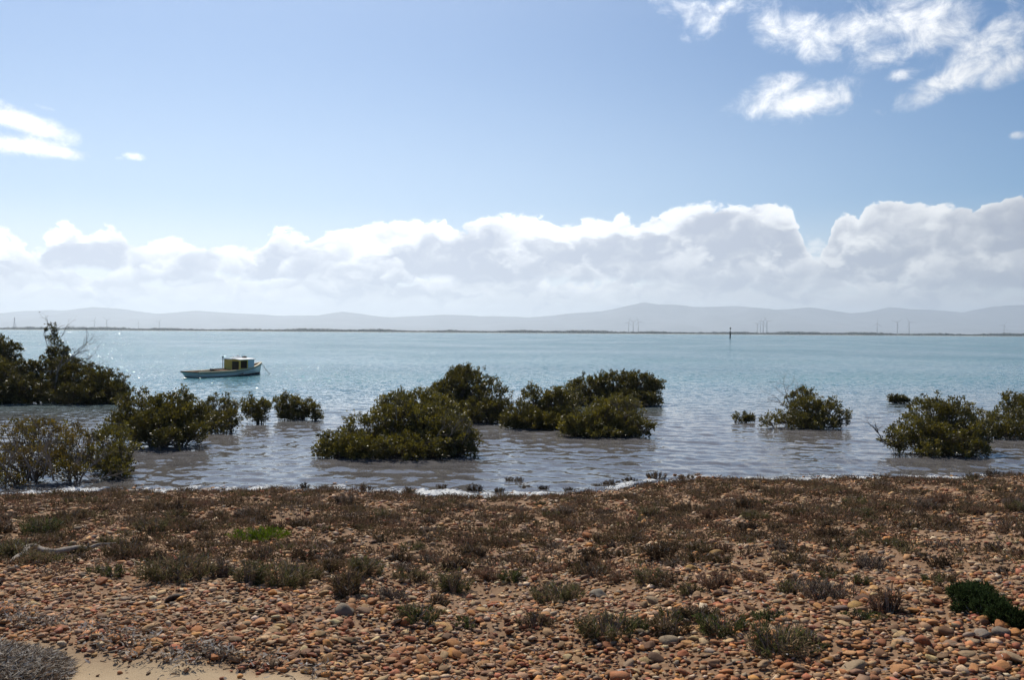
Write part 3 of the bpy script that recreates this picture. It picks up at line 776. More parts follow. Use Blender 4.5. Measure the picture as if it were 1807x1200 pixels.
# stones one notices in the photograph
NOTED = [(612, 1092, 62, .62, (.22, .19, .17), 'big blunt grey cobble with a brown one leaning on its right'), (640, 1090, 44, .5, (.20, .12, .08), 'flat brown cobble leaning on the big grey one'),
 (306, 1066, 46, .5, (.03, .024, .022), 'black cobble standing out on the bare red stones at left'), (715, 1110, 36, .8, (.38, .16, .07), 'round orange cobble just below the dense green tuft'),
 (1058, 1062, 50, .62, (.25, .235, .225), 'rounded blue grey cobble right of the wide grey olive tuft'), (1512, 1082, 48, .5, (.42, .26, .09), 'yellow ochre slab of a cobble left of the dark green shrub'),
 (1483, 1084, 42, .45, (.19, .14, .135), 'purplish grey cobble touching the yellow ochre slab'), (1512, 1198, 72, .55, (.33, .25, .18), 'large round topped tan cobble at the bottom edge'),
 (1183, 1146, 50, .66, (.33, .27, .21), 'pale tan boulder tilted against the dark brown tuft'), (1160, 1174, 58, .45, (.13, .075, .05), 'dark chocolate cobble below the near row of tufts'),
 (1222, 1012, 30, .8, (.42, .26, .09), 'yellow ochre block of stone behind the small olive tuft'), (1602, 1144, 52, .45, (.33, .27, .26), 'pinkish pale cobble left of centre on the right hand sand'),
 (1772, 1128, 46, .55, (.20, .175, .165), 'rounded dark grey cobble beneath the dark green shrub'), (1742, 1130, 40, .55, (.29, .25, .24), 'smooth lilac grey cobble left of the dark grey one'),
 (1265, 985, 36, .55, (.40, .25, .10), 'flat ochre stone in the scrub behind the reddish tuft'), (1722, 1098, 28, .5, (.26, .07, .05), 'brick red chip of stone at the foot of the dark green shrub')]
r2 = np.random.default_rng(77)
for k, (px, py, w, f, c, lb) in enumerate(NOTED):
    g = ground_hit(px, py - 4); d = np.linalg.norm(g - np.array([0, 0, CAMZ])); s = w * d / FPX * .37
    R = rotm(np.array([r2.uniform(-.4, .4)]), np.array([r2.normal(0, .1)]), np.array([r2.normal(0, .1)]))[0]
    cobble(g + np.array([0, s * .5, s * f * .22]), np.array([s, s * .8, s * f]), R, c, lb, None, k + 3)

# dead seagrass
M_WRACK = M_BLADE
def strands(P, r, ln=(.014, .042), up=.25):
    n = len(P); th = r.uniform(0, 2 * PI, n)
    D = np.stack([np.cos(th), np.sin(th), r.normal(up, .5, n)], 1)
    C = np.array([(.35, .31, .265), (.22, .185, .15), (.12, .085, .06), (.48, .44, .39), (.065, .05, .04), (.19, .13, .09)])[r.choice(6, n, p=[.20, .20, .20, .14, .13, .13])] * r.uniform(1.0, 1.6, (n, 1))
    return blades(P, D, r.uniform(*ln, n), r.uniform(.004, .012, n), C, .55, r)
def heap():
    r = np.random.default_rng(8); c = at_z(10, 1215, 1.32); c = ground_hit(0, 1196)
    cx, cy, rx, ry, H = c[0] - .10, c[1] - .14, .46, .48, .13
    def hz(x, y):
        u = ((x - cx) / rx) ** 2 + ((y - cy) / ry) ** 2
        return H * np.clip(1 - u, 0, 1) ** .8 * (1 + .18 * np.sin(x * 17 + 1) * np.sin(y * 13)) + .04 * np.exp(-((x - cx - .36) / .12) ** 2 - ((y - cy - .1) / .2) ** 2)
    g = np.linspace(-1.05, 1.05, 60); X, Y = np.meshgrid(cx + g * rx, cy + g * ry)
    Z = ground_z(X, Y) + hz(X, Y) - .02; nx = 60; i = (np.arange(59)[:, None] * nx + np.arange(59)[None]).ravel()
    root = empty('seagrass_heap', (cx, cy, float(ground_z(cx, cy))))
    inv = np.array([cx, cy, float(ground_z(cx, cy))])
    mk('packed_core', np.stack([X, Y, Z], -1).reshape(-1, 3) - inv, np.stack([i, i + 1, i + nx + 1, i + nx], 1), mat_simple('matted seagrass', (.05, .038, .03), (.09, .07, .055), 60.0), root, True)
    n = 42000; a = r.uniform(0, 2 * PI, n); q_ = np.sqrt(r.random(n)) * 1.06
    x, y = cx + q_ * rx * np.cos(a), cy + q_ * ry * np.sin(a)
    P = np.stack([x, y, ground_z(x, y) + hz(x, y) - .012 + r.random(n) * .018], 1)
    V, F, C = strands(P, r); mk('strands', V - inv, F, M_WRACK, root, False, C)
    tag(root, 'heap of dry grey seagrass strands in the bottom left corner', 'seagrass heap')
heap()
def wrack():
    r = np.random.default_rng(12); PP = []
    for px, py, wx, hy, n in [(35, 1102, 70, 7, 306), (85, 1108, 50, 7, 306), (175, 1114, 45, 7, 306), (200, 1132, 60, 12, 306), (260, 1135, 60, 12, 306), (375, 1156, 55, 12, 408), (400, 1166, 50, 10, 238), (300, 1168, 60, 9, 170), (330, 1180, 70, 7, 170), (470, 1178, 60, 9, 170), (20, 1085, 60, 10, 170), (560, 1192, 50, 8, 136), (230, 1172, 60, 6, 85)]:
        g = np.array([ground_hit(px, py), ground_hit(px + wx, py), ground_hit(px, py - hy)])
        x = g[0, 0] + r.normal(0, .36, n) * (g[1, 0] - g[0, 0]); y = g[0, 1] + r.normal(0, .6, n) * (g[2, 1] - g[0, 1])
        n = int(n * .5); x = x[:n]; y = y[:n]; PP.append(np.stack([x, y, ground_z(x, y) + .012 + r.random(n) * .05], 1))
    n = 2600; x = r.uniform(-6, 6, n); y = r.uniform(4, 10, n); PP.append(np.stack([x, y, ground_z(x, y) + .02 + r.random(n) * .03], 1))
    V, F, C = strands(np.concatenate(PP), r)
    tag(mk('seagrass_wrack', V, F, M_WRACK, None, False, C), 'scattered dry seagrass strands lying over the stones and sand', 'seagrass', kind='stuff')
wrack()
def driftwood():
    pts = [(18, 996, .01), (32, 988, .03), (48, 981, .075), (66, 981, .07), (90, 984, .04), (112, 980, .05), (134, 977, .05), (158, 975, .05), (180, 971, .055), (205, 968, .06)]
    W = []
    for px, py, up in pts:
        g = ground_hit(px, py); W.append(g + np.array([0, 0, up]))
    W = np.array(W); t = np.linspace(0, 1, len(W)); tt = np.linspace(0, 1, 40)
    Q = np.stack([np.interp(tt, t, W[:, i]) for i in range(3)], 1); Q[:, 2] += .006 * np.sin(tt * 31); Q[:, 1] += .01 * np.sin(tt * 23)
    rad = np.interp(tt, [0, .06, .2, .35, .7, 1], [.008, .02, .036, .034, .022, .006]) * (1 + .12 * np.sin(tt * 47))
    mb = MB(); mb.path(Q, rad, 10)
    m = mat_simple('weathered wood', (.34, .30, .26), (.21, .17, .14), 18.0)
    o = empty('driftwood', Q[14]); inv = Q[14]
    b2 = MB(); b2.V = [v - inv for v in mb.V]; b2.F = mb.F; b2.n = mb.n; b2.build('stem', m, o, True)
    for i0, d in ((8, (.10, -.10, .02)), (10, (-.22, .06, .02)), (30, (.02, -.03, .06))):
        b = MB(); p = Q[i0] - inv; d = np.array(d); b.path([p, p + d * .5 + [0, 0, .012], p + d], [.016, .011, .004], 7); b.build('snag', m, o, True)
    tag(o, 'bleached grey driftwood branch lying on the stones at the left', 'driftwood')
driftwood()
# white wash along the waterline
def foam():
    r = np.random.default_rng(14); n = 34000
    x = r.uniform(-19, 21, n); f = fbm2(x, 0 * x, 1.6, 17) + .5 * fbm2(x, 0 * x, .5, 18)
    pres = np.interp(x, [-20, -10, -5, 0, 1.2, 3.5, 6, 8, 20], [1.1, 1.2, 1.2, 1.2, 1.1, .6, .35, .4, .35])
    k = r.random(n) < np.clip(pres * (.48 + f * .75), 0, 1); x = x[k]; n = len(x)
    y = shore_y(x) + .17 + r.normal(0, .11, n) * np.interp(x, [-20, 0, 2, 5], [1.2, 1.2, 1.0, .7]) + .10 * np.sin(x * 3.1) + .05 * np.sin(x * 9)
    z = np.maximum(ground_z(x, y), 0) + .004
    B, Fb = ico(1); sc = r.uniform(.012, .042, n) ; 
    V = B[None] * np.stack([sc * r.uniform(1.2, 2.6, n), sc * 1.1, sc * r.uniform(.35, .75, n)], -1)[:, None] + np.stack([x, y, z], -1)[:, None]
    F = (Fb[None] + (np.arange(n) * len(B))[:, None, None]).reshape(-1, 3)
    m, nt = new_mat('sea foam'); output(principled((.68, .68, .67), .7, .3))
    tag(mk('foam', V.reshape(-1, 3), F, m, None, True), 'broken line of white foam along the waterline', 'foam', kind='stuff')
foam()
# ------------------------------------------------------------------ mangroves
def mat_leaf():
    m, nt = new_mat('mangrove leaf'); c = attr('col', 'Color')
    g = shader('ShaderNodeBsdfPrincipled', Base_Color=c, Roughness=.42); t = shader('ShaderNodeBsdfTranslucent', Color=vmath('MULTIPLY', c, (1.6, 1.6, .6)))
    output(mixs(.30, g, t)); return m
def mat_bark():
    m, nt = new_mat('mangrove bark'); p = geo(); a = noise(p, 14, 5, .65)
    output(principled(mixc(ss(a, .35, .7), (.085, .06, .045), (.19, .15, .12)), .85, .2)); return m
M_LEAF = mat_leaf(); M_BARK = mat_bark(); M_DEAD = mat_simple('dead twig', (.26, .22, .19), (.15, .12, .10), 9.0)
def leaf_mesh(P, D, Ln, C, r):
    n = len(P); D = D / (np.linalg.norm(D, axis=1)[:, None] + 1e-9)
    sd = np.cross(D, r.normal(0, 1, (n, 3))); sd /= np.linalg.norm(sd, axis=1)[:, None] + 1e-9
    up = np.cross(sd, D); w = Ln * r.uniform(.22, .31, n)
    a = P; m = P + D * (Ln * .5)[:, None] - up * (Ln * .06)[:, None]; t = P + D * Ln[:, None]
    V = np.stack([a, m - sd * w[:, None], t, m + sd * w[:, None]], 1).reshape(-1, 3); o = np.arange(n)[:, None] * 4
    V[2::4] -= 0
    return V, np.concatenate([np.array([[0, 1, 2]]) + o, np.array([[0, 2, 3]]) + o]), np.repeat(C, 4, axis=0)
def bare_branches(mb, r, start, dirn, length, rad, depth, spread=.55, up=.15):
    p = np.array(start, float); d = np.array(dirn, float); d /= np.linalg.norm(d); n = 4; pts = [p]; 
    for i in range(n):
        d = d + r.normal(0, .16, 3) + np.array([0, 0, up * .25]); d /= np.linalg.norm(d); pts.append(pts[-1] + d * length / n)
    rr = np.linspace(rad, rad * .5, n + 1) * 1.15; pts = np.array(pts)
    mb.tubes(pts[:-1], pts[1:], rr[:-1], rr[1:], 5 if rad > .012 else 4)
    if depth > 0:
        for i in range(1, n + 1):
            for _ in range(1 if i < n else 2):
                if r.random() < .92:
                    dd = d + r.normal(0, spread, 3); bare_branches(mb, r, pts[i], dd, length * r.uniform(.4, .68), rr[i] * .62, depth - 1, spread, up)
def mangrove(name, label, base, lobes, trunks, seed, leaf=.062, dens=1.0, tone=1.0, dead=(), gap=.0, skirt=.30, lean=1.5, group='mangrove bushes standing in the shallows', hue=0.0):
    """lobes: pixel centre x, y, half width, half height of each part of the crown in the photograph, and how many metres behind the base it stands"""
    r = np.random.default_rng(seed)
    b = at_z(*base); k = b[1] / FPX; root = empty(name, (b[0], b[1], 0.0)); inv = np.array([b[0], b[1], 0.0])
    tag(root, label, 'mangrove', group)
    Lb = []
    for cx, cy, rx, ry, dy, *dn in lobes:
        y = b[1] + dy + rx * k * .40 + lean * k * max(0, base[1] - cy - 18)
        c = at_y(cx, cy, y); s = y / FPX
        Lb.append((c, np.array([rx * s, rx * s * .8, ry * s * 1.05]), dn[0] if dn else 1.0))
    tr = [at_z(px, base[1], 0) + np.array([0, .35 + r.uniform(0, .5), -.35]) for px in trunks]
    wood = MB(); LV = []
    cl_all = []
    for c, s, dn in Lb:
        area = 4 * PI * (s[0] * s[1] * s[2]) ** (2 / 3.)
        n = int(dens * dn * area / .0125) + 3
        d = r.normal(0, 1, (n, 3)); d /= np.linalg.norm(d, axis=1)[:, None]
        lump = 1 + .14 * np.sin(d @ np.array([5., 3, 4]) + seed) + .12 * np.sin(d @ np.array([-7., 6, 9]) + 2 * seed)
        q = (r.uniform(.18, 1, n) ** .42) * lump * np.where(r.random(n) < .05, r.uniform(1.05, 1.22, n), 1)
        C = c + d * s * q[:, None]
        low = (r.random(n) < skirt) & (c[2] - s[2] < .5); C[low, 2] = r.uniform(.05, .55, n)[low] * np.clip(C[low, 2], .1, 1.2)
        ok = (C[:, 2] > .05) & (r.random(n) > gap)
        C, d, q = C[ok], d[ok], q[ok]
        cl_all.append((C, d))
        # limb from the nearest trunk foot to the heart of this lobe, then twigs out to the clusters
        f = min(tr, key=lambda t: np.linalg.norm((t - c)[:2])); t = np.linspace(0, 1, 7)[:, None]
        heart = c + np.array([0, 0, -.25 * s[2]])
        limb = f * (1 - t) + heart * t + r.normal(0, .05, (7, 3)) * np.sin(PI * t); limb[:, 2] += .10 * np.sin(PI * t[:, 0]) * s[2]
        rad = np.linspace(.034, .016, 7) * (.6 + .5 * min(1.3, s[0]))
        wood.tubes(limb[:-1], limb[1:], rad[:-1], rad[1:], 6)
        m = r.random(len(C)) < .55; T = C[m]
        if len(T):
            j = r.integers(2, 7, len(T)); S = limb[j]; mid = (S + T) / 2 + r.normal(0, .05, T.shape) - np.array([0, 0, .05]) * s[2]
            wood.tubes(S, mid, .010, .007, 4, cap=False); wood.tubes(mid, T, .007, .0035, 4, cap=False)
    wood.V = [v - inv for v in wood.V]
    C = np.concatenate([a for a, _ in cl_all]); d = np.concatenate([a for _, a in cl_all])
    nl = 22; n = len(C)
    P = np.repeat(C, nl, 0) + r.normal(0, .040, (n * nl, 3))
    D = np.repeat(d * np.array([.7, .7, .5]), nl, 0) + np.array([0, 0, .55]) + r.normal(0, .62, (n * nl, 3))
    Ln = r.uniform(.75, 1.3, n * nl) * leaf * .96
    cv = r.uniform(.6, 1.35, n) * tone; base_c = np.array([.104 + hue * .02, .089, .025])
    warm = r.random((n, 1)) < .22; cc = np.where(warm, np.array([.135, .108, .024]), base_c) * cv[:, None]
    LC = np.repeat(cc, nl, 0) * r.uniform(.75, 1.25, (n * nl, 1))
    yl = r.random(n * nl) < .012; LC[yl] = (.20, .16, .03)
    P[:, 2] = np.maximum(P[:, 2], .03)
    V, F, LC = leaf_mesh(P, D, Ln, LC, r)
    mk('crown', V - inv, F, M_LEAF, root, False, LC)
    wood.build('branches', M_BARK, root)
    for spec in dead:
        mb = MB()
        for (px, py, dx, dz, dyv, ln, rad, dep) in spec:
            p = at_y(px, py, b[1] + .4 + dyv); bare_branches(mb, r, p, (dx, r.uniform(-.3, .3), dz), ln, rad, dep)
        mb.V = [v - inv for v in mb.V]; mb.build('bare_twigs', M_DEAD, root)
    return root
mangrove('mangrove', 'dark dense mangrove mass at the left edge of the photo', (10, 713),
    [(-70, 640, 75, 60, .5), (10, 668, 52, 36, 0), (45, 685, 42, 26, -.3), (5, 635, 30, 38, .6), (-30, 690, 60, 24, -.3), (60, 655, 18, 18, .3), (-10, 605, 16, 14, .6)], (-40, 10, 40), 101, .085, .62, .62)
mangrove('mangrove', 'tall dark mangrove with a leafy plume and bare branches on top', (140, 712),
    [(100, 670, 30, 40, .4), (140, 672, 50, 30, .2), (185, 680, 38, 24, 0), (150, 695, 66, 18, -.4), (98, 634, 20, 20, .5, .7), (100, 610, 9, 14, .5, .5), (114, 622, 8, 9, .4, .5), (125, 646, 20, 14, .3, .7), (213, 690, 15, 10, 0), (97, 588, 7, 8, .5, .35), (92, 574, 5, 5, .5, .3), (78, 581, 5, 2, .5, .3), (88, 596, 4, 4, .5, .4)], (85, 140, 180), 102, .085, .66, .62,
    dead=[[(95, 690, .35, 1.0, 0, 1.35, .035, 0), (100, 658, .85, .75, 0, 1.25, .022, 3), (118, 640, .9, .8, .1, 1.0, .016, 3), (140, 645, .9, .35, 0, .95, .014, 3), (105, 600, .5, .9, 0, .7, .011, 2), (95, 600, -.2, 1, 0, .75, .012, 2), (160, 650, .8, .2, 0, .8, .010, 2)]])
mangrove('mangrove', 'rounded dark mangrove left of the small bushes, knobbly on top', (265, 792),
    [(240, 722, 40, 28, .5), (285, 728, 44, 34, .1), (318, 705, 24, 18, .4), (270, 752, 48, 24, -.2), (320, 742, 34, 26, .2), (295, 772, 28, 15, -.3), (215, 745, 30, 22, .3), (345, 760, 22, 14, 0), (345, 735, 28, 24, .3), (300, 750, 50, 28, 0)], (225, 262, 300), 103, .07, .62, .78, gap=.05, skirt=.14)
mangrove('mangrove', 'loose mangrove joined to the right of the rounded dark one', (385, 764),
    [(385, 720, 32, 22, .3), (405, 738, 18, 18, 0), (365, 742, 28, 18, 0), (390, 752, 22, 9, -.2), (408, 716, 8, 10, 0)], (370, 398), 104, .07, .6, .8, gap=.15, skirt=.10)
mangrove('mangrove', 'small open mangrove, left one of two beside each other', (450, 749),
    [(450, 713, 22, 14, 0), (440, 722, 14, 12, 0), (464, 722, 14, 14, 0), (455, 738, 10, 6, 0)], (448, 456), 105, .07, .75, .9, gap=.25, skirt=.08)
mangrove('mangrove', 'small spreading mangrove, right one of two beside each other', (524, 742),
    [(510, 711, 24, 14, 0), (535, 716, 24, 14, 0), (556, 724, 14, 12, 0), (495, 718, 12, 9, 0), (520, 732, 34, 7, 0), (560, 738, 9, 4, 0)], (510, 535, 552), 106, .07, .75, .92, gap=.22, skirt=.08)
mangrove('mangrove', 'straggly reddish mangrove over a leaning trunk at the near left shore', (80, 862),
    [(30, 775, 48, 34, .2), (90, 768, 52, 34, .4), (140, 790, 44, 32, .2), (70, 805, 52, 26, 0), (20, 815, 34, 26, 0), (120, 825, 40, 20, .1), (-30, 790, 40, 40, .3), (60, 748, 30, 12, .4), (20, 845, 24, 14, 0)], (20, 62, 110), 107, .054, .62, .95, gap=.45, hue=1.2, skirt=.04,
    dead=[[(18, 862, 1.0, .14, -.3, 1.35, .035, 0), (45, 852, .3, 1, -.2, .55, .014, 2), (60, 850, -.1, 1, -.2, .6, .014, 2), (75, 846, .3, 1, -.1, .75, .014, 3), (95, 848, .15, 1, -.1, .8, .014, 3), (120, 850, .1, 1, 0, .8, .014, 3), (35, 858, -.5, 1, -.2, .6, .014, 3), (10, 860, -.2, 1, -.2, .7, .014, 3), (140, 850, .3, 1, 0, .6, .012, 3), (150, 850, .9, .35, 0, .6, .012, 2)]])
mangrove('mangrove', 'olive mangrove bush overlapping the right of the straggly one', (195, 846),
    [(195, 780, 32, 26, .2), (215, 800, 26, 24, 0), (180, 812, 34, 22, -.1), (205, 825, 24, 14, -.1), (170, 768, 18, 14, .2)], (185, 205), 108, .06, .66, 1.0, gap=.12)
mangrove('mangrove', 'long low mangrove sloping up to the right, central and nearest', (690, 809),
    [(600, 782, 40, 24, .1), (650, 760, 50, 36, .3), (705, 750, 56, 44, .3), (755, 762, 56, 40, .2), (640, 788, 56, 18, -.2), (730, 785, 70, 20, -.3), (572, 790, 20, 12, 0), (790, 765, 46, 34, .1), (700, 718, 36, 26, .7), (740, 712, 34, 24, .9), (775, 735, 44, 36, .6), (815, 780, 34, 20, .1), (610, 795, 44, 12, -.1)], (610, 680, 740, 780), 109, .066, .70, 1.0,
    dead=[[(800, 790, .5, .6, -.2, .45, .011, 3), (815, 785, .3, .9, -.2, .45, .011, 3), (790, 780, .3, .8, -.3, .45, .010, 3), (830, 790, .6, .5, -.1, .35, .009, 3), (770, 775, .2, 1, -.3, .4, .009, 3), (700, 740, 0, 1, .3, .5, .008, 2)]])
mangrove('mangrove', 'taller dark mangrove right behind the long low one', (825, 748),
    [(825, 682, 44, 32, .3), (865, 702, 36, 28, .1), (790, 690, 30, 22, .3), (815, 662, 28, 14, .4), (840, 722, 50, 20, -.1), (885, 722, 20, 16, 0), (815, 655, 12, 8, .3), (780, 710, 30, 26, .2)], (800, 835, 870), 110, .074, .68, .8, gap=.06)
mangrove('mangrove', 'dark flat topped mangrove reaching far right behind its neighbour', (1085, 716),
    [(1040, 685, 36, 22, 0), (1085, 678, 44, 22, 0), (1130, 676, 36, 18, 0), (1155, 684, 19, 13, 0), (1100, 700, 55, 12, -.2), (1010, 695, 26, 18, 0), (1140, 702, 28, 10, -.2)], (1040, 1090, 1130), 111, .08, .68, .74)
mangrove('mangrove', 'olive mangrove left of the flat topped one, near the water gap', (950, 757),
    [(945, 708, 32, 26, .3), (980, 715, 34, 30, .2), (925, 735, 34, 20, 0), (965, 742, 40, 14, -.1), (900, 738, 17, 15, 0), (1000, 705, 34, 24, .4), (1000, 738, 36, 18, .1), (935, 742, 44, 15, -.1)], (920, 965), 112, .07, .7, .88)
mangrove('mangrove', 'low yellowish mangrove in front of the flat topped one', (1065, 772),
    [(1030, 748, 38, 20, 0), (1065, 738, 40, 26, .1), (1105, 745, 34, 20, 0), (1135, 752, 16, 8, 0), (1060, 760, 60, 10, -.1), (1100, 720, 34, 20, .5), (1148, 751, 6, 4, 0), (1075, 725, 50, 24, .4), (1010, 752, 26, 16, .1)], (1030, 1070, 1110), 113, .066, .72, 1.05,
    dead=[[(1100, 745, .1, 1, 0, .5, .009, 3), (1120, 740, .3, .9, 0, .45, .009, 3), (1085, 745, -.1, 1, 0, .45, .009, 3)]])
mangrove('mangrove', 'feathery mangrove alone in open water with dead twigs at its left', (1425, 757),
    [(1420, 722, 40, 24, .1), (1412, 700, 22, 16, .2), (1450, 726, 36, 20, 0), (1395, 738, 40, 13, 0), (1440, 744, 44, 10, -.1), (1490, 735, 14, 9, 0), (1355, 742, 14, 6, 0), (1470, 712, 10, 10, 0)], (1400, 1430, 1455), 114, .072, .56, .95, gap=.25,
    dead=[[(1395, 715, -.6, .7, .1, .7, .011, 3), (1390, 722, -.8, .4, .1, .65, .010, 3), (1400, 708, -.2, 1, .1, .5, .009, 2)]])
mangrove('mangrove', 'tiny mangrove sprig left of the feathery one', (1312, 746),
    [(1312, 736, 15, 7, 0), (1298, 740, 7, 4, 0), (1324, 737, 7, 5, 0)], (1312,), 115, .07, .9, .9, gap=.2)
mangrove('mangrove', 'far small dark mangrove clump alone in the water at right', (1587, 712),
    [(1587, 704, 16, 6, 0), (1575, 704, 7, 5, 0), (1599, 704, 6, 5, 0)], (1580, 1595), 116, .08, .9, .62)
mangrove('mangrove', 'big rounded mangrove dome at right with a bare branch at its left', (1660, 806),
    [(1645, 735, 46, 36, .3), (1690, 742, 44, 34, .2), (1620, 760, 44, 26, 0), (1665, 770, 66, 24, -.1), (1715, 765, 34, 26, .1), (1580, 775, 24, 14, 0), (1640, 790, 30, 12, -.2), (1725, 792, 22, 14, -.1), (1690, 795, 24, 9, -.2)], (1610, 1650, 1690, 1725), 117, .066, .64, 1.0, gap=.12, skirt=.16,
    dead=[[(1575, 785, -.9, .35, 0, .45, .018, 1), (1558, 778, -.45, 1.0, 0, .45, .013, 2), (1550, 765, -.9, .6, 0, .3, .009, 1)]])
mangrove('mangrove', 'mangrove cut by the right edge of the photo', (1785, 774),
    [(1790, 712, 26, 18, .2), (1775, 735, 30, 15, 0), (1830, 730, 50, 34, .2), (1765, 752, 26, 16, -.2), (1745, 745, 20, 14, 0), (1800, 755, 30, 12, -.2)], (1770, 1800, 1840), 118, .07, .6, .9, gap=.2)
# dark green shrub at the right of the beach
def beach_shrub():
    r = np.random.default_rng(55); g0 = ground_hit(1750, 1100); root = empty('beach_shrub', g0)
    C = []; d_ = []
    for cx, cy, rx, ry in [(1715, 1056, 24, 14), (1735, 1068, 26, 17), (1760, 1082, 26, 16), (1785, 1096, 24, 14), (1740, 1052, 20, 11), (1699, 1058, 10, 9), (1695, 1079, 8, 6), (1805, 1104, 14, 12)]:
        g = ground_hit(cx, cy + ry); k = np.linalg.norm(g - [0, 0, CAMZ]) / FPX; n = int(230 * rx * ry / 500)
        d = r.normal(0, 1, (n, 3)); d /= np.linalg.norm(d, axis=1)[:, None]
        c = g + np.array([0, rx * k * .7, ry * k * .9]) + d * np.array([rx, rx * .8, ry]) * k * (r.uniform(.3, 1, n) ** .45)[:, None]
        c[:, 2] = np.maximum(c[:, 2], ground_z(c[:, 0], c[:, 1]) + .01); C.append(c); d_.append(d)
    C = np.concatenate(C); d = np.concatenate(d_); n = len(C); nl = 18
    P = np.repeat(C, nl, 0) + r.normal(0, .012, (n * nl, 3)); D = np.repeat(d, nl, 0) * .6 + [0, 0, .5] + r.normal(0, .5, (n * nl, 3))
    col = np.repeat(np.array([.034, .050, .018]) * r.uniform(.35, 1.7, (n, 1)), nl, 0) * r.uniform(.8, 1.3, (n * nl, 1))
    V, F, LC = blades(P, D, r.uniform(.016, .034, n * nl), r.uniform(.004, .008, n * nl), col, .25, r)
    mk('foliage', V - g0, F, M_BLADE, root, False, LC)
    mb = MB(); T = C[r.random(n) < .3]; S = g0 + (T - g0) * .55; S[:, 2] = ground_z(S[:, 0], S[:, 1]) - .02; mb.tubes(S - g0, T - g0, .006, .002, 4); mb.build('twigs', M_TWIG, root)
    tag(root, 'dark green bushy shrub on the stones at the right edge', 'shrub')
beach_shrub()
# stake behind the bush
def stake():
    p = at_z(226, 716); k = p[1] / FPX; m = mat_simple('wet old timber', (.03, .025, .022), (.07, .055, .045), 7.0)
    mb = MB(); rr = 3.1 * k; z = np.array([-.8, 0, .2, 17 * k * .7, 16 * k]); mb.path(np.stack([0 * z, 0 * z, z], 1), [rr, rr, rr * .98, rr * .95, rr * .9], 10)
    o = mb.build('timber_stake', m, None, True); o.location = Vector([float(v) for v in p]); tag(o, 'dark timber stake upright in the water between two mangroves', 'stake')
stake()

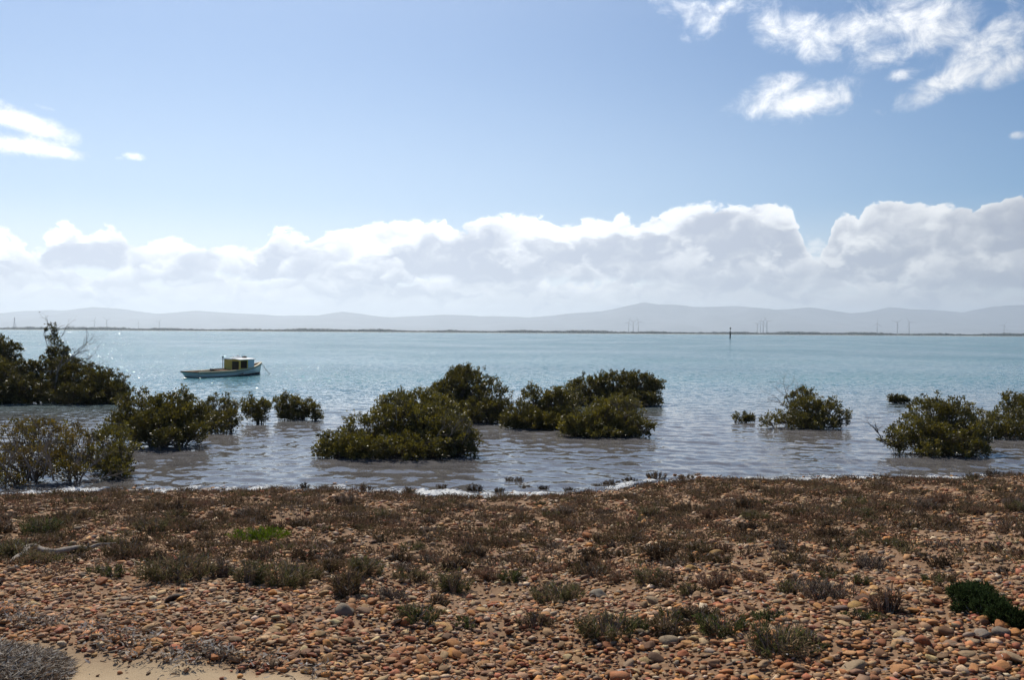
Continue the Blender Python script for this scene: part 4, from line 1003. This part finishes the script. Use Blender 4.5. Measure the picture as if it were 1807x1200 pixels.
# ------------------------------------------------------------------ the boat
def boat():
    a = at_z(330, 665); b0 = at_z(395, 664.0)
    TH = math.radians(61); Lh = 5.9
    root = empty('fishing_boat', (b0[0] + .08, b0[1] + .5, 0.0), TH)
    tag(root, 'moored white wooden launch with a small yellow backed wheelhouse', 'boat')
    white = paint('weathered white paint', (.86, .83, .76), .5, .35, .14, (.45, .42, .38), 2.0); dark = paint('dark antifouling', (.018, .02, .022), .7, .2, .2)
    cream = paint('cream rail paint', (.66, .56, .36), .6, .3, .3, (.30, .22, .13), 4.0); yellow = paint('mustard paint', (.78, .54, .11), .6, .3, .3, (.42, .25, .04), 3.0)
    grey = paint('grey white paint', (.72, .72, .73), .5, .35, .25, (.40, .38, .36), 3.0); wood = paint('rusty brown timber', (.20, .10, .05), .8, .2, .5, (.30, .20, .12), 5.0); black = paint('black rubber and shade', (.015, .016, .016), .6, .3, .1)
    tan = paint('warm buff paint', (.58, .42, .28), .6, .3, .35, (.36, .22, .12), 4.0)
    x0 = -Lh / 2
    t = np.linspace(0, 1, 33)
    def halfb(t): return np.interp(t, [0, .1, .25, .45, .62, .76, .87, .95, 1], [.80, .90, .99, 1.03, .97, .80, .55, .27, .035])
    def sheer(t): return np.interp(t, [0, .2, .4, .55, .7, .82, .92, 1], [.47, .45, .46, .50, .60, .72, .85, .98])
    def smooth(v):
        for _ in range(3): v[1:-1] = (v[:-2] + 2 * v[1:-1] + v[2:]) / 4
        return v
    hb = smooth(halfb(t)); sh = smooth(sheer(t)); wl = smooth(hb * np.interp(t, [0, .3, .6, .8, 1], [.86, .88, .84, .66, .30]))
    xs = x0 + t * Lh
    rake = np.interp(t, [0, .06, .2, .8, .93, 1], [-.20, -.12, 0, 0, .05, .14])       # transom and stem lean out above the water
    xg = xs + rake; WLZ = .075 + .10 * np.clip((t - .4) / .6, 0, 1)                    # the boot top rises towards the bow
    def skin(z0, x0_, b0_, z1, x1_, b1_, name, mat, closed_stern):
        V = []; n = len(t); k = 5
        for s in (-1, 1):
            for j in range(k):
                f = j / (k - 1); g = f ** .8
                V.append(np.stack([x0_ * (1 - f) + x1_ * f, s * (b0_ * (1 - g) + b1_ * g), z0 * (1 - f) + z1 * f], 1))
        V = np.concatenate(V); F = []
        i = np.arange(n - 1)
        for si in range(2):
            for j in range(k - 1):
                a = (si * k + j) * n + i; q = np.stack([a, a + 1, a + 1 + n, a + n], 1); F.append(q if si else q[:, ::-1])
        for j in range(k - 1):
            a, c = j * n, (k + j) * n
            F.append(np.array([[a, a + n, c + n, c]])); F.append(np.array([[a + n - 1, c + n - 1, c + 2 * n - 1, a + 2 * n - 1]]))
        return mk(name, V, np.concatenate(F), mat, root, False)
    skin(WLZ, xs + rake * .1, wl, sh, xg, hb, 'hull', white, True)
    skin(np.full_like(t, -.28) + .15 * t ** 3, xs, wl * .55, WLZ - .002, xs + rake * .1, wl - .004, 'bottom', dark, True)
    # rail along the sheer, with a dark rubbing strake beneath
    for s, nm in ((-1, 'rail'), (1, 'rail')):
        mb = MB(); V = []
        for dz, db in ((-.045, .03), (.045, .03), (.045, -.10), (-.045, -.10)): V.append(np.stack([xg, s * np.maximum(hb + db, .004), sh + dz], 1))
        V = np.concatenate(V); n = len(t); i = np.arange(n - 1); F = [np.stack([a * n + i, a * n + i + 1, b * n + i + 1, b * n + i], 1) for a, b in ((0, 1), (1, 2), (2, 3), (3, 0))]
        mb.add(V, np.concatenate(F)); mb.add(V[[0, n, 2 * n, 3 * n]], np.array([[0, 1, 2, 3]])); mb.build('rail', cream, root)
        mb = MB(); mb.path(np.stack([xg, s * (hb + .022), sh - .085], 1), .022, 6); mb.build('rubbing_strake', wood, root)
    mb = MB(); mb.box(x0 - .27, x0 - .12, -.80, .80, .435, .515); mb.build('transom_rail', wood, root)
    # inner faces: buff bulwark forward, brown cockpit aft
    def inner(t0, t1, zbot, mat, name, nrm=.05):
        tt = np.linspace(t0, t1, 18); V = []
        for s in (-1, 1):
            h = np.interp(tt, t, hb) - .06; x = np.interp(tt, t, xg); z = np.interp(tt, t, sh)
            V += [np.stack([x, s * np.maximum(h, .01), z - .02], 1), np.stack([x - .02, s * np.maximum(h * .95, .008), np.full_like(x, 0) + zbot(tt)], 1)]
        n = len(tt); V = np.concatenate(V); i = np.arange(n - 1)
        F = [np.stack([a * n + i, a * n + i + 1, b * n + i + 1, b * n + i], 1) for a, b in ((0, 1), (2, 3))]
        mk(name, V, np.concatenate(F), mat, root)
        D = np.concatenate([V[n:2 * n], V[3 * n:4 * n]]); return D, n
    D, n = inner(.02, .60, lambda q: np.full_like(q, .16), wood, 'cockpit_lining'); i = np.arange(n - 1)
    mk('cockpit_floor', D, np.stack([i, i + 1, i + 1 + n, i + n], 1), wood, root)
    D, n = inner(.60, .985, lambda q: np.interp(q, t, sh) - .20, tan, 'bulwark_lining')
    mk('foredeck', D, np.stack([i, i + 1, i + 1 + n, i + n], 1), wood, root)
    # side decks beside the cockpit
    for s in (-1, 1):
        tt = np.linspace(.03, .62, 16); h = np.interp(tt, t, hb); x = np.interp(tt, t, xg); z = np.interp(tt, t, sh) - .012
        V = np.concatenate([np.stack([x, s * (h - .05), z], 1), np.stack([x, s * (h - .24), z + .01], 1), np.stack([x, s * (h - .24), z - .06], 1)]); nn = len(tt); j = np.arange(nn - 1)
        mk('side_deck', V, np.concatenate([np.stack([j, j + 1, j + 1 + nn, j + nn], 1), np.stack([nn + j, nn + j + 1, 2 * nn + j + 1, 2 * nn + j], 1)]), cream, root)
    # wheelhouse: yellow after end with an open doorway, grey white sides
    xa, xm, xf, w, z0, z1 = .42, 1.10, 1.66, .74, .30, 1.36
    wh = MB().__class__(); 
    cab = empty('wheelhouse', (0, 0, 0)); cab.parent = root
    # side walls: a yellow aft panel, an open side window, then the white forward part
    for s in (-1, 1):
        mb = MB(); mb.box(xm, xf, s * w - .02, s * w + .02, z0 + .1, z1 - .03); mb.build('side_wall', grey, cab)
        mb = MB()
        if s > 0: mb.box(xa, xm - .001, s * w - .02, s * w + .02, z0, z1 - .03)
        else: mb.box(xa, xm, s * w - .02, s * w + .02, z0, z0 + .32); mb.box(xm - .07, xm - .001, s * w - .018, s * w + .018, z0 + .32, z1 - .12); mb.box(xa + .05, xm - .001, s * w - .019, s * w + .019, z1 - .12, z1 - .03); mb.build('side_frame', yellow, cab)
    mb = MB(); mb.box(xa - .02, xa + .02, -w + .022, .02 + .30, z0, z1 - .03) if False else mb.box(xa - .02, xa + .02, .05, w + .02, z0, z1 - .03); mb.build('after_panel', yellow, cab)
    mb = MB(); mb.box(xa - .018, xa + .018, -w - .02, -w + .12, z0, z1 - .03); mb.box(xa - .017, xa + .017, -w + .12, .049, z1 - .16, z1 - .031); mb.build('door_frame', yellow, cab)
    mb = MB(); mb.box(xf - .02, xf + .02, -w + .021, w - .021, z0 + .1, z1 - .03); mb.build('front_wall', grey, cab)
    mb = MB(); mb.box(xm - .02, xm + .02, -w + .021, w - .021, z0, z1 - .1); mb.build('inner_shade_sheet', black, cab)  # black sheet standing for the shade inside the wheelhouse
    mb = MB(); n = 11; yy = np.linspace(-w - .09, w + .09, n); zz = z1 + .07 * (1 - (yy / (w + .09)) ** 2)
    V = [];
    for x in (xa - .16, xf + .08):
        V += [np.stack([np.full(n, x), yy, zz - .045], 1), np.stack([np.full(n, x), yy, zz], 1)]
    V = np.concatenate(V); j = np.arange(n - 1); F = [np.stack([a * n + j, a * n + j + 1, b * n + j + 1, b * n + j], 1) for a, b in ((0, 1), (1, 3), (3, 2), (2, 0))]
    F += [np.array([[0, n, 3 * n, 2 * n]]), np.array([[n - 1, 2 * n - 1, 4 * n - 1, 3 * n - 1]])]
    mb.add(V, F); mb.build('roof', grey, cab)
    mb = MB(); mb.path([(xa - .10, w + .05, .35), (xa - .10, w + .05, 1.40), (xa - .10, w + .05, 1.46)], [.025, .025, .025], 8); mb.path([(xa - .10, w + .05, 1.45), (xa - .10, w + .05, 1.56)], [.06, .055], 8); mb.build('lamp_post', dark, root)
    mb = MB(); mb.path([(xa + .35, .25, 1.47), (xa + .36, .25, 1.55), (xa + .95, .25, 1.57), (xa + .96, .25, 1.47)], .018, 6); mb.path([(xa + .72, .25, 1.56), (xa + .72, .25, 1.66)], [.06, .045], 8); mb.box(xa + .25, xa + 1.0, .05, .45, 1.475, 1.51); mb.build('roof_hatch', grey, root)
    mb = MB(); mb.path([(xf - .25, -.1, 1.455), (xf - .25, -.1, 1.54), (xf - .25, -.1, 1.59)], [.17, .16, .10], 12); mb.build('roof_vent', black, root)
    mb = MB(); mb.path([(x0 + .95, -.72, .44), (x0 + .95, -.72, .60)], [.05, .065], 8); mb.build('bollard', dark, root)
    mb = MB(); mb.path([(x0 + .05, -.15, .50), (x0 + .5, -.2, .58)], [.02, .02], 6); mb.build('tiller', wood, root)
    mb = MB(); mb.box(-.9, .1, -.30, .30, .17, .52); mb.build('engine_box', wood, root)
    mb = MB(); mb.box(-.75, .25, .42, .86, .44, .58); mb.build('gear_pile', dark, root)
    e = np.array([xg[-1], 0, sh[-1] - .05])
    for k, (dx, dy) in enumerate(((.55, -.35), (.95, -.1))):
        mb = MB(); q = np.linspace(0, 1, 9)[:, None]; P = e * (1 - q) + (e * [1, 1, 0] + np.array([dx, dy, -.1])) * q; P[:, 2] -= .12 * np.sin(PI * q[:, 0]); mb.path(P, .011, 5); mb.build('mooring_line', dark, root)
    root.scale = (.98, .98, .80)
    root.rotation_euler = (math.radians(0.6), math.radians(-.3), TH)
boat()

# ------------------------------------------------------------------ channel marker, bird, wind turbines, pylon
def marker():
    p = at_z(1288.5, 597.2); k = p[1] / FPX; root = empty('channel_marker', (p[0], p[1], 0))
    m = mat_simple('tarred pile', (.02, .022, .022), (.045, .045, .04), 1.0)
    mb = MB(); mb.path([(0, 0, -3), (0, 0, 2), (0, 0, 11.2 * k)], [1.25 * k, 1.2 * k, 1.1 * k], 12); mb.build('pile', m, root, True)
    mb = MB(); mb.path([(0, 0, 11.2 * k), (0, 0, 16.5 * k)], [.35 * k, .35 * k], 8); mb.box(-1.2 * k, 1.2 * k, -1.2 * k, 1.2 * k, 11.2 * k, 11.6 * k)
    for a in range(4): mb.path([(1.0 * k * math.cos(a * PI / 2 + .7), 1.0 * k * math.sin(a * PI / 2 + .7), 11.6 * k), (0, 0, 15 * k)], [.12 * k, .12 * k], 5)
    mb.build('upper_mast', m, root)
    V, F = ico(2); o = mk('topmark', V * np.array([1.5, 1.5, 1.7]) * k + [0.3 * k, 0, 17.8 * k], F, m, root, True)
    tag(root, 'dark channel marker pile with a round topmark, far out on the water', 'channel marker')
marker()
def bird():
    p = at_y(70, 551, 60); k = 60 / FPX; m = mat_simple('dark plumage', (.03, .03, .032), (.05, .05, .05), 20.0)
    root = empty('bird', p); V, F = ico(2); q = V * np.array([3.0, 1.0, .8]) * k * .55; q[:, 2] += .1 * k * (V[:, 0] > .5); mk('body', q, F, m, root, True)
    for s in (-1, 1):
        W = np.array([[.5, 0, .2], [-.6, 0, .2], [-.9, s * 1.6, 1.0], [.3, s * 1.6, 1.1], [-1.2, s * 3.0, .7], [-.5, s * 3.0, .8]]) * k * .62
        W = np.concatenate([W, W - [0, 0, .04 * k]]); mk('wing', W, [np.array([[0, 1, 2, 3], [3, 2, 4, 5], [7, 6, 9, 8][::-1] if False else [9, 8, 7, 6], [11, 10, 8, 9], [0, 3, 9, 6], [3, 5, 11, 9], [5, 4, 10, 11], [4, 2, 8, 10], [2, 1, 7, 8], [1, 0, 6, 7]])], m, root)
    root.rotation_euler = (0, 0, .8); tag(root, 'small dark bird flying above the tall mangrove at left', 'bird')
bird()
def turbines():
    m = mat_simple('turbine grey', (.42, .43, .45), (.46, .46, .48), .05)
    D = 5600.0
    def rotor_blade(L): 
        z = np.array([0, .06, .2, .6, 1.0]) * L; c = np.array([1.3, 1.5, 2.6, 1.5, .4]); V = []
        for i in range(5): V += [(-c[i] / 2, -.25, z[i]), (c[i] / 2, -.25, z[i]), (c[i] / 2, .25, z[i]), (-c[i] / 2, .25, z[i])]
        F = []
        for i in range(4):
            for a in range(4): F.append((i * 4 + a, i * 4 + (a + 1) % 4, i * 4 + 4 + (a + 1) % 4, i * 4 + 4 + a))
        F += [(3, 2, 1, 0), (16, 17, 18, 19)]; return np.array(V), np.array(F)
    mb = MB(); mb.path([(0, 0, 0), (0, 0, 40), (0, 0, 74)], [3.0, 2.5, 2.0], 12); T = mesh_data('tower', np.concatenate(mb.V), [np.concatenate(v) for v in mb.F.values()], True, mat=m)
    mb = MB(); mb.box(-2.2, 2.2, -3, 6, 73.5, 77.5); mb.path([(0, -4.6, 75.5), (0, -3, 75.5)], [.8, 1.8], 10); NA = mesh_data('nacelle', np.concatenate(mb.V), [np.concatenate(v) for v in mb.F.values()], False, mat=m)
    BV, BF = rotor_blade(45); BL = mesh_data('blade', BV, BF, False, mat=m)
    LB = {1109: 'leftmost', 1117: 'middle', 1126: 'rightmost'}
    specs = [(1109.5, 569, 20, 'faint wind turbine, leftmost of three below the highest peak'), (1117.5, 568, 60, 'faint wind turbine, middle one of three below the highest peak'), (1126.5, 568, 95, 'faint wind turbine, rightmost of three below the highest peak'),
             (1336.5, 571, 45, 'faint wind turbine, shortest of three right of the channel marker'), (1342, 570, 10, 'faint wind turbine, second of the group right of the channel marker'), (1346.8, 567, 35, 'faint wind turbine, tallest with its rotor up, right of the channel marker'), (1353.5, 567, 80, 'faint wind turbine, rightmost of the group right of the channel marker'),
             (1548, 571, 5, 'very faint wind turbine before the second saddle of the hills'), (1583.5, 569, 50, 'wind turbine with a raised blade, left of the pair below the right hills'), (1604.5, 569, 88, 'wind turbine, right of the pair below the right hills'), (1772, 574, 30, 'faint wind turbine nearest the right edge'),
             (166.5, 566, 25, 'faint wind turbine just right of the tall mangrove plume'), (188.5, 565, 70, 'second faint wind turbine right of the tall mangrove plume'), (244.5, 570, 0, 'faint short wind turbine above the open water left of the boat'), (281, 568, 40, 'very faint wind turbine above the stern side of the boat')]
    for px, py, rot, lb in specs:
        h = at_y(px, py, D); sc = 1.0; g = float(np.interp(D, [2620, 17000], [1.6, 22]))
        d = D
        root = empty('wind_turbine', (h[0], D, g - 1)); s = (h[2] - g + 1) / 75.5; root.scale = (s, s, s)
        for nm, me in (('tower', T), ('nacelle', NA)):
            o = bpy.data.objects.new(nm, me); COL.objects.link(o); o.parent = root
        for a in range(3):
            o = bpy.data.objects.new('blade', BL); COL.objects.link(o); o.parent = root; o.location = (0, -4, 75.5); o.rotation_euler = (0, math.radians(rot + 120 * a), 0)
        tag(root, lb, 'wind turbine', 'wind turbines on the far plain')
    # lattice pylon
    D = 4200.0; h = at_y(25.5, 560, D); g = 6.0; H = h[2] - g; root = empty('power_pylon', (h[0], D, g))
    P0, P1 = [], []
    lv = np.linspace(0, 1, 9); hw = np.interp(lv, [0, .45, 1], [6.5, 2.4, .8])
    cr = [np.array([(sx * w, sy * w, z * H) for sx, sy in ((-1, -1), (1, -1), (1, 1), (-1, 1))]) for w, z in zip(hw, lv)]
    for i in range(8):
        for a in range(4): P0 += [cr[i][a], cr[i][a], cr[i + 1][a]]; P1 += [cr[i + 1][a], cr[i + 1][(a + 1) % 4], cr[i + 1][(a + 1) % 4]]
    mb = MB(); mb.tubes(P0, P1, .38, .38, 4); mb.build('lattice_tower', m, root)
    mb = MB()
    for z, w in ((.70, 5.5), (.80, 4.5), (.90, 3.5)): mb.box(-w, w, -.4, .4, z * H, z * H + .8)
    mb.build('crossarms', m, root); tag(root, 'faint lattice power pylon at the far left below the hills', 'pylon')
turbines()
# ------------------------------------------------------------------ the hazy air
def haze():
    mb = MB(); mb.box(-21000, 21000, -900, 21500, -8.0, 620)
    m, nt = new_mat('hazy air'); n = nt.nodes.new('ShaderNodeVolumePrincipled'); n.inputs['Color'].default_value = (.80, .89, 1.0, 1); n.inputs['Density'].default_value = HAZE; n.inputs['Anisotropy'].default_value = .55
    output(None, E(n.outputs[0])); m.cycles.homogeneous_volume = True
    o = mb.build('haze', m); tag(o, 'pale haze in the air over water and plain', 'haze', kind='stuff')
HAZE = 8.8e-5
haze()
